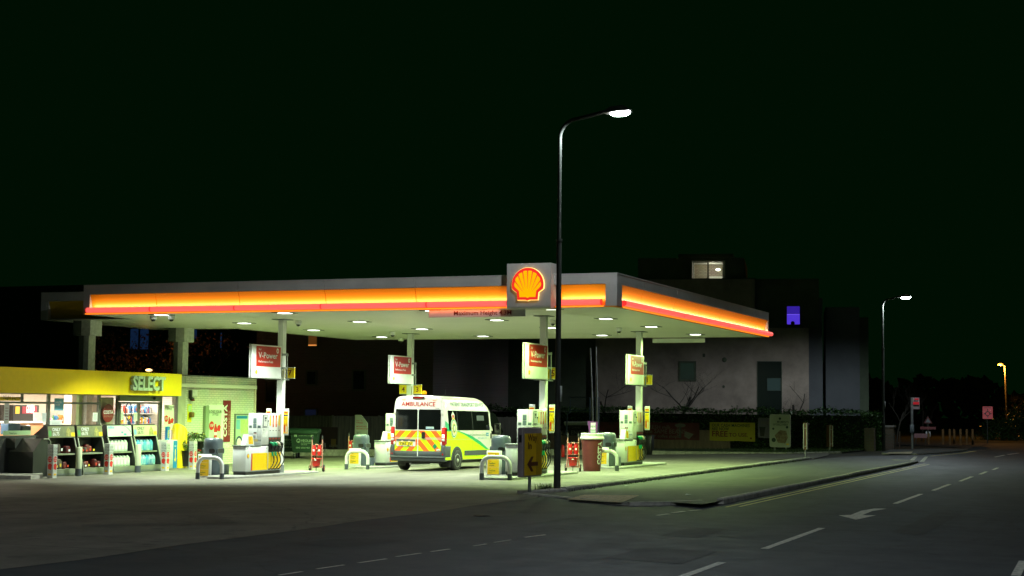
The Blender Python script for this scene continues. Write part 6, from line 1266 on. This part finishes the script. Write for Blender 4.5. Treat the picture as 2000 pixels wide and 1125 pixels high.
# dark brick building at the back left
bb = thing('brick_building', 'dark brick building behind the fence with one orange lit window', 'building', (-50, 72, 0)); b = MB(); dbk = brickmat('dark_brick', (.10, .065, .06), (.075, .05, .045), (.10, .09, .085), .24, .08, .012, 'xz', .5); b.box(6.2, 16.5, 0, 10, -.3, 8.4, dbk); b.build('wall', bb)
b = MB(); b.box(5.9, 16.8, -.3, 10.3, 8.4, 8.6, rend2); b.build('roof', bb)
def bbwin(px0, px1, py0, py1, mt, l=None):
    a, c = AY(px0, py1, 71.98), AY(px1, py0, 71.98); w = MB(); x0, x1, z0, z1 = a.x+50, c.x+50, a.z, c.z
    w.box(x0-.08, x1+.08, -.06, -.001, z0-.08, z0, rend2); w.box(x0-.08, x1+.08, -.06, -.001, z1, z1+.08, rend2); w.box(x0-.08, x0, -.06, -.001, z0, z1, rend2); w.box(x1, x1+.08, -.06, -.001, z0, z1, rend2); o = w.build('window', bb); g = MB(); g.box(x0, x1, -.03, -.002, z0, z1, mt)
    g.build('pane', o); return x0, x1, z0, z1
x0, x1, z0, z1 = bbwin(602.5, 619.5, 655, 675.5, mat('orange_pane', (.3, .1, .02), .5, emit=(.06, .022, .004), es=1.)); b = MB(); b.box(x0, x1, -.05, -.031, z0, z0+.06, mat('orange_sill_glow', (1, .5, .2), .5, emit=(1, .36, .08), es=.9)); b.build('lit_sill', bb)
bbwin(520, 538, 745, 785, wdk); bbwin(600, 617, 726, 750, wdk); bbwin(596, 618, 800, 811, mat('dim_blue_pane', (.02, .03, .08), .4, emit=(.002, .004, .012), es=1.)); bbwin(690, 712, 725, 760, wdk)
# distant house with bluish windows behind the trees on the left
db = thing('distant_block', 'distant dark block with bluish windows behind the bare trees at the left', 'building', (-95, 120, 0)); b = MB(); b.box(-14, 34, 0, 8, -.3, 13, rend2); b.build('wall', db)
for px0, px1, py0, py1 in ((254, 270, 642, 682), (273, 290, 642, 682), (376, 384, 640, 661), (430, 433, 650, 680)):
    a, c = AY(px0, py1, 119.95), AY(px1, py0, 119.95); g = MB(); g.box(a.x+95, c.x+95, -.05, -.01, a.z, c.z, mat('blue_window_glow', (.05, .1, .25), .4, emit=(.004, .012, .036), es=1.)); g.build('window', db)
for px, py, s, c_ in ((275, 695, .14, (.8, .95, 1)), (291, 723, .2, (1, .6, .25))):
    Yl = 140 if s < .15 else 67; s *= Yl/95; a = AY(px, py, Yl); t = thing('distant_lamp', 'tiny far off %s light seen above the shop roof' % ('white' if Yl > 100 else 'warm'), 'lamp', (a.x, Yl, 0)); b = MB(); b.sphere((0, 0, a.z), s, mat('far_lamp_%d' % px, (1, 1, 1), .5, emit=c_, es=2.), 8, (1.4, 1, .5)); b.build('lens', t); b = MB(); b.tube([(0, .05, 0), (0, .05, a.z)], .06, polem, 6); b.build('post', t)
    if Yl < 100: lamp('distant_lamp_light', 'POINT', (a.x, Yl-.4, a.z+.1), 32*POW, (1, .45, .12), t, .2)
# bare trees
bark = mat('tree_bark', (.05, .045, .035), .9, var=.4, vs=8)
def tree(x, y, h, lbl, seed, spread=.55, trunk=.14, mt=None, z0=0, lv=6, twigs=3, leaves=None, dens=1):
    R = random.Random(seed); t = thing('bare_tree', lbl, 'tree', (x, y, z0), 0, 'bare winter trees'); b = MB(); tk = MB(); lf = MB(); mt = mt or bark
    def grow(p, d, L, r, k):
        pts = [p]; rs = [r]
        for i in range(3):
            d = (d+Vector((R.gauss(0, .13), R.gauss(0, .13), R.gauss(.04, .08)))).normalized(); p = p+d*L/3; pts.append(p); rs.append(r*(1-.13*(i+1)))
        (tk if k >= lv-1 else b).tube(pts, rs, mt, 6 if k > 2 else 3, False)
        if k <= 0:
            if leaves:
                for _ in range(dens):
                    c = pts[-1]+Vector((R.gauss(0, .25), R.gauss(0, .25), R.gauss(0, .2))); s = R.uniform(.05, .12); e1 = Vector((R.gauss(0, 1), R.gauss(0, 1), R.gauss(0, 1))).normalized()*s; e2 = e1.cross(Vector((R.gauss(0, 1), R.gauss(0, 1), 1))).normalized()*s*.6; lf.add([c-e1, c+e2, c+e1, c-e2], [(0, 1, 2, 3)], leaves)
            return
        for j in range(R.choice((2, 3, 3)) if k > 1 else twigs):
            s = R.uniform(.35, 1.0); q = pts[1+int(s*2)]; a = R.uniform(0, 2*PI); e = Vector((math.cos(a), math.sin(a), R.uniform(.1, .7)))
            grow(q, (d*(1-spread)+e*spread).normalized(), L*R.uniform(.62, .82), rs[-1]*.66, k-1)
    grow(Vector((0, 0, 0)), Vector((0, 0, 1)), h*.22, trunk, lv)
    tk.build('trunk', t); b.build('crown', t)
    if leaves: lf.build('leaves', t)
    return t
a = AY(1330, 800, 84); tree(a.x, 84, 12, 'bare shrubby tree in front of the grey building below its small window', 3, .72, .11, z0=RZ)
a = AY(1562, 800, 85); tree(a.x, 85, 10, 'bare tree in front of the right corner of the grey building', 11, .7, .10, z0=RZ)
a = AY(1200, 800, 84); tree(a.x, 84, 11, 'bare tree behind the far right column sign', 5, .7, .1, z0=RZ)
a = AY(1752, 870, 95); tree(a.x, 95, 9, 'thin bare tree right of the far street lamp', 8, .45, .06, z0=RZ, lv=5)
a = AY(1800, 870, 104); tree(a.x, 104, 9, 'thin bare tree behind the bus stop', 21, .5, .06, z0=RZ, lv=5)
warm = mat('autumn_leaf', (.30, .13, .05), .8, var=.4, vs=4)
for px, Y, h, s, l in ((195, 70, 15, 31, 'tree with sparse brown leaves above the shop roof, between the two rear columns'), (300, 76, 17, 33, 'tall tree with sparse brown leaves right of the first rear column'), (395, 71, 14, 35, 'tree with brown leaves above the white brick wall'), (265, 88, 18, 37, 'bare tree crossing the far bluish windows')):
    a = AY(px, 800, Y); tree(a.x, Y, h, l, s, .6, .18, leaves=warm if s != 37 else None, dens=1, lv=6)
# ------------------------------------------------------------------ right side: bus stop, posts, traffic signs
p = G(1782, 876.5); t = thing('bus_stop', 'bus stop pole with red and white flag and timetable case', 'bus stop', p, math.radians(0)); Y = p.y
b = MB(); tp = AY(1780, 776, Y).z-p.z; b.tube([(0, 0, 0), (0, 0, tp)], .07, galv, 10); b.build('pole', t)
b = MB(); q0, q1 = AY(1783, 799, Y), AY(1796, 776.5, Y); b.box(q0.x-p.x, q1.x-p.x, -.03, .02, q0.z-p.z, q1.z-p.z, mat('flag_grey', (.4, .3, .32), .5)); Q = FY(q0.x-p.x, -.03, q0.z-p.z); w, h = q1.x-q0.x, q1.z-q0.z; rr_ = mat('flag_red', (.7, .01, .02), .4, emit=(.30, .004, .012), es=.5)  # red print given weak emission, though the flag has no lamp
b.frect(Q, .02, w-.02, h*.40, h*.62, rr_); b.frect(Q, w*.3, w*.85, h*.8, h*.92, rr_); b.frect(Q, .02, w-.02, h*.22, h*.38, dark); b.ftext(Q, 'BUS', w*.2, h*.66, w*.35, ink, .006, bold=.02); b.build('flag', t)
b = MB(); q0, q1 = AY(1778, 845, Y), AY(1786, 829.5, Y); b.bbox(q0.x-p.x, q1.x-p.x, -.14, -.06, q0.z-p.z, q1.z-p.z, mat('timetable_case', (.2, .23, .26), .4), .015, 1); b.build('timetable_case', t)
pr = mat('weathered_post', (.22, .12, .04), .9, var=.5, vs=5)
for i, (px, y0) in enumerate(((1814, 868), (1842, 868), (1855.5, 868), (1864, 867), (1876.5, 869), (1888.5, 869), (1900, 868))):
    p = G(px, y0); h = AY(px, 838 if i else 846, p.y).z-p.z; b = MB(); b.tube([(0, 0, -.05), (0, 0, h-.04), (0, 0, h)], [.07, .07, .05], pr, 8); o = b.build('timber_post'); o.location = p; tag(o, ('leftmost of the seven weathered timber posts, below the triangular sign' if i == 0 else 'weathered timber post number %s from the left in the row across the junction' % ['', 'two', 'three', 'four', 'five', 'six', 'seven'][i]), 'post', 'timber posts across the junction')
p = G(1813, 866); t = thing('warning_sign', 'small triangular warning sign with plate beneath beyond the bus stop', 'traffic sign', p); Y = p.y; tz = AY(1813, 813, Y).z-p.z; k_ = Y/3077*1.08
b = MB(); b.tube([(0, 0, 0), (0, 0, tz)], .05, polem, 6); b.build('post', t); b = MB(); Q = FY(0, -.06, tz); s = .42; b.fpoly(Q, [(-s*.6, -s), (s*.6, -s), (0, 0)], mat('dark_sign_red', (.12, .02, .02), .6), .0, .02); b.fpoly(Q, [(-s*.36, -s*.88), (s*.36, -s*.88), (0, -s*.28)], mat('dark_sign_white', (.18, .2, .2), .6), .004); b.build('triangle', t); b = MB(); b.frect(Q, -.45, .45, -.78, -.62, mat('dim_red_plate', (.22, .05, .05), .6), .0, .02); b.frect(Q, -.14, -.05, -1.2, -.9, paper, .0, .01); b.frect(Q, .05, .14, -1.2, -.9, paper, 0, .01); b.build('plate', t)  # triangle colours darkened so the sign reads faint
p = G(1798, 868); q = AY(1798, 850.5, p.y); t = thing('street_name_plate', 'low pink street name plate right of the bus stop', 'street sign', (p.x, p.y, p.z)); b = MB(); Q = FY(-.36, 0, q.z-p.z-.14); b.frect(Q, 0, .72, 0, .25, mat('name_plate', (.32, .16, .17), .6), .0, .03); b.ftext(Q, '- - - -', .1, .07, .14, darkred, .004); b.build('plate', t); b = MB(); b.box(-.3, -.25, .03, .06, -.05, q.z-p.z, polem); b.box(.25, .3, .03, .06, -.05, q.z-p.z, polem); b.build('leg', t)
p = AY(1929, 872, 100); a0, a1 = AY(1919.5, 818, 100), AY(1939, 794, 100); t = thing('roundabout_sign', 'reddish square roundabout sign on a post at the far right', 'traffic sign', (p.x, 100, RZ)); w, h = a1.x-a0.x, a1.z-a0.z
b = MB(); b.tube([(0, 0, 0), (0, 0, a1.z-RZ-.1)], .04, polem, 6); b.build('post', t)
b = MB(); Q = FY(a0.x-p.x, -.06, a0.z-RZ); b.fpoly(Q, rrect(0, w, 0, h, .05), mat('sign_pinkish_red', (.5, .08, .09), .5, c2=(.6, .2, .2), vs=4, emit=(.30, .03, .035), es=.35), .0, .02)  # sign face brightened by weak emission, no lamp on it
o_, i_ = ell(w*.5, h*.42, .15, .15, 20), ell(w*.5, h*.42, .10, .10, 20)
for i in range(20):
    if i not in (17,): b.fpoly(Q, [o_[i], o_[(i+1) % 20], i_[(i+1) % 20], i_[i]], dark, .004)
for i in range(8): b.frect(Q, w*(.12+.09*i), w*(.17+.09*i), h*.86, h*.93, dark, .004)
b.frect(Q, w*.46, w*.54, h*.6, h*.8, dark, .004); b.frect(Q, w*.46, w*.54, h*.08, h*.26, dark, .004); b.frect(Q, w*.72, w*.88, h*.38, h*.46, dark, .004); b.frect(Q, w*.12, w*.28, h*.38, h*.46, dark, .004); b.build('sign_face', t)
# bank and bushes under the sodium lamp
b = MB(); bank = [AY(1939, 873, 108), AY(1975, 876, 106), AY(2040, 876, 106), AY(2060, 845, 122), AY(1995, 846, 122), AY(1950, 848, 122), AY(1938, 853, 118)]
b.add([tuple(p) for p in bank]+[(p.x, p.y, -.3) for p in bank], [tuple(range(7))]+[(i, i+7, (i+1) % 7+7, (i+1) % 7) for i in range(7)], mat('leaf_litter_bank', (.16, .11, .05), .95, var=.6, vs=3)); struct(b.build('bank'))
b = MB()
for _ in range(2500):
    u, v = random.random(), random.random(); x = -12.5+11*u; y = 106+16*v; t_ = (y-106)/16; blades(b, x, y, bank[1].z*(1-t_)+bank[4].z*t_-.02, .25, grassm, 1)
o = struct(b.build('rough_grass'), 'stuff'); o['label'] = 'rough grass on the bank under the orange lamp'; o['category'] = 'grass'
def bush(px, Y, w, h, lbl, n, z0):
    a = AY(px, 850, Y); t = thing('bush', lbl, 'bush', (a.x, Y, z0), 0, 'dark bushes at the far right'); b = MB(); s = MB()
    for i in range(9): an = 2*PI*i/9; s.tube([(0, 0, 0), (w*.4*math.cos(an), w*.3*math.sin(an), h*random.uniform(.5, .95))], [.04, .01], bark, 4, False)
    for i in range(n):
        an, el = random.uniform(0, 2*PI), random.uniform(0, PI/2); r = random.uniform(.55, 1.05)*(1+.2*math.sin(an*3)+.15*math.sin(el*7)); c = Vector((w/2*r*math.cos(an)*math.cos(el), w*.4*r*math.sin(an)*math.cos(el), h*r*math.sin(el))); e1 = Vector((random.gauss(0, 1), random.gauss(0, 1), random.gauss(0, 1))).normalized()*.09; e2 = e1.cross(Vector((random.gauss(0, 1), 1, random.gauss(0, 1)))).normalized()*.05; b.add([c-e1, c+e2, c+e1, c-e2], [(0, 1, 2, 3)], leafm2)
    s.build('stems', t); b.build('leaves', t)
bush(1958, 116, 4.2, 2.0, 'round bush to the left under the orange lamp', 2600, bank[6].z-.9); bush(1996, 118, 4.5, 2.8, 'taller bush at the right edge under the orange lamp', 3000, bank[6].z-.9)
a = AY(1998, 800, 128); tree(a.x+.3, 128, 7.5, 'orange lit bare tree at the extreme right edge', 44, .6, .14, z0=RZ, lv=6)
# plants round the foot of the near lamp post and litter on the footway
t = thing('weed_clump', 'clump of weeds at the foot of the tall lamp post', 'weeds', (bp_.x-.22, bp_.y-.02, RZ+.02)); b = MB()
for _ in range(140):
    a, r = random.uniform(0, 2*PI), random.uniform(0, .26); blades(b, r*math.cos(a)-.02, r*math.sin(a)*.6, 0, .16, grassm, 1)
b.build('blades', t)
for i, (px, py) in enumerate(((1219, 950), (1097, 959), (1338, 971))):
    p = G(px, py, .02); b = MB(); b.add([(0, 0, .012), (.09, .02, .02), (.11, .10, .012), (.01, .08, .03)], [(0, 1, 2, 3)], paper); o = b.build('litter_scrap'); o.location = (p.x, p.y, fz(p.x, p.y)); tag(o, ['pale scrap of litter on the footway beyond the tactile paving', 'pale scrap of litter beside the foot of the tall lamp post', 'pale scrap of litter near the footway corner kerb'][i], 'litter', 'scraps of litter on the footway')
b = MB(); a, c = G(1319, 978.6, .05), G(1341, 978.8, .05); strip(b, a.x, a.y, c.x, c.y, .07, kerbm, fz(a.x, a.y)-RZ+.006); struct(b.build('drain_cover'))

# far off wood closing the view beyond the junction and behind the houses
t = MB(); wm_ = mat('far_wood', (.03, .05, .02), .9, var=.5, vs=.4)
for i in range(5200):
    x = random.uniform(-150, 70); y = random.uniform(190, 205); h = 6+1.2*math.sin(x*.11)+.9*math.sin(x*.31+2)+.5*math.sin(x*.9); z = h*random.random()**.6
    s = random.uniform(.5, 1.1); e1 = Vector((random.gauss(0, 1), random.gauss(0, .4), random.gauss(0, 1))).normalized()*s; e2 = Vector((-e1.z, random.uniform(-.3, .3)*s, e1.x))*.7; c = Vector((x, y, z)); t.add([c-e1, c+e2, c+e1, c-e2], [(0, 1, 2, 3)], wm_)
o = struct(t.build('woodland'), 'stuff'); o['label'] = 'far dark wood closing the view beyond the junction'; o['category'] = 'woodland'
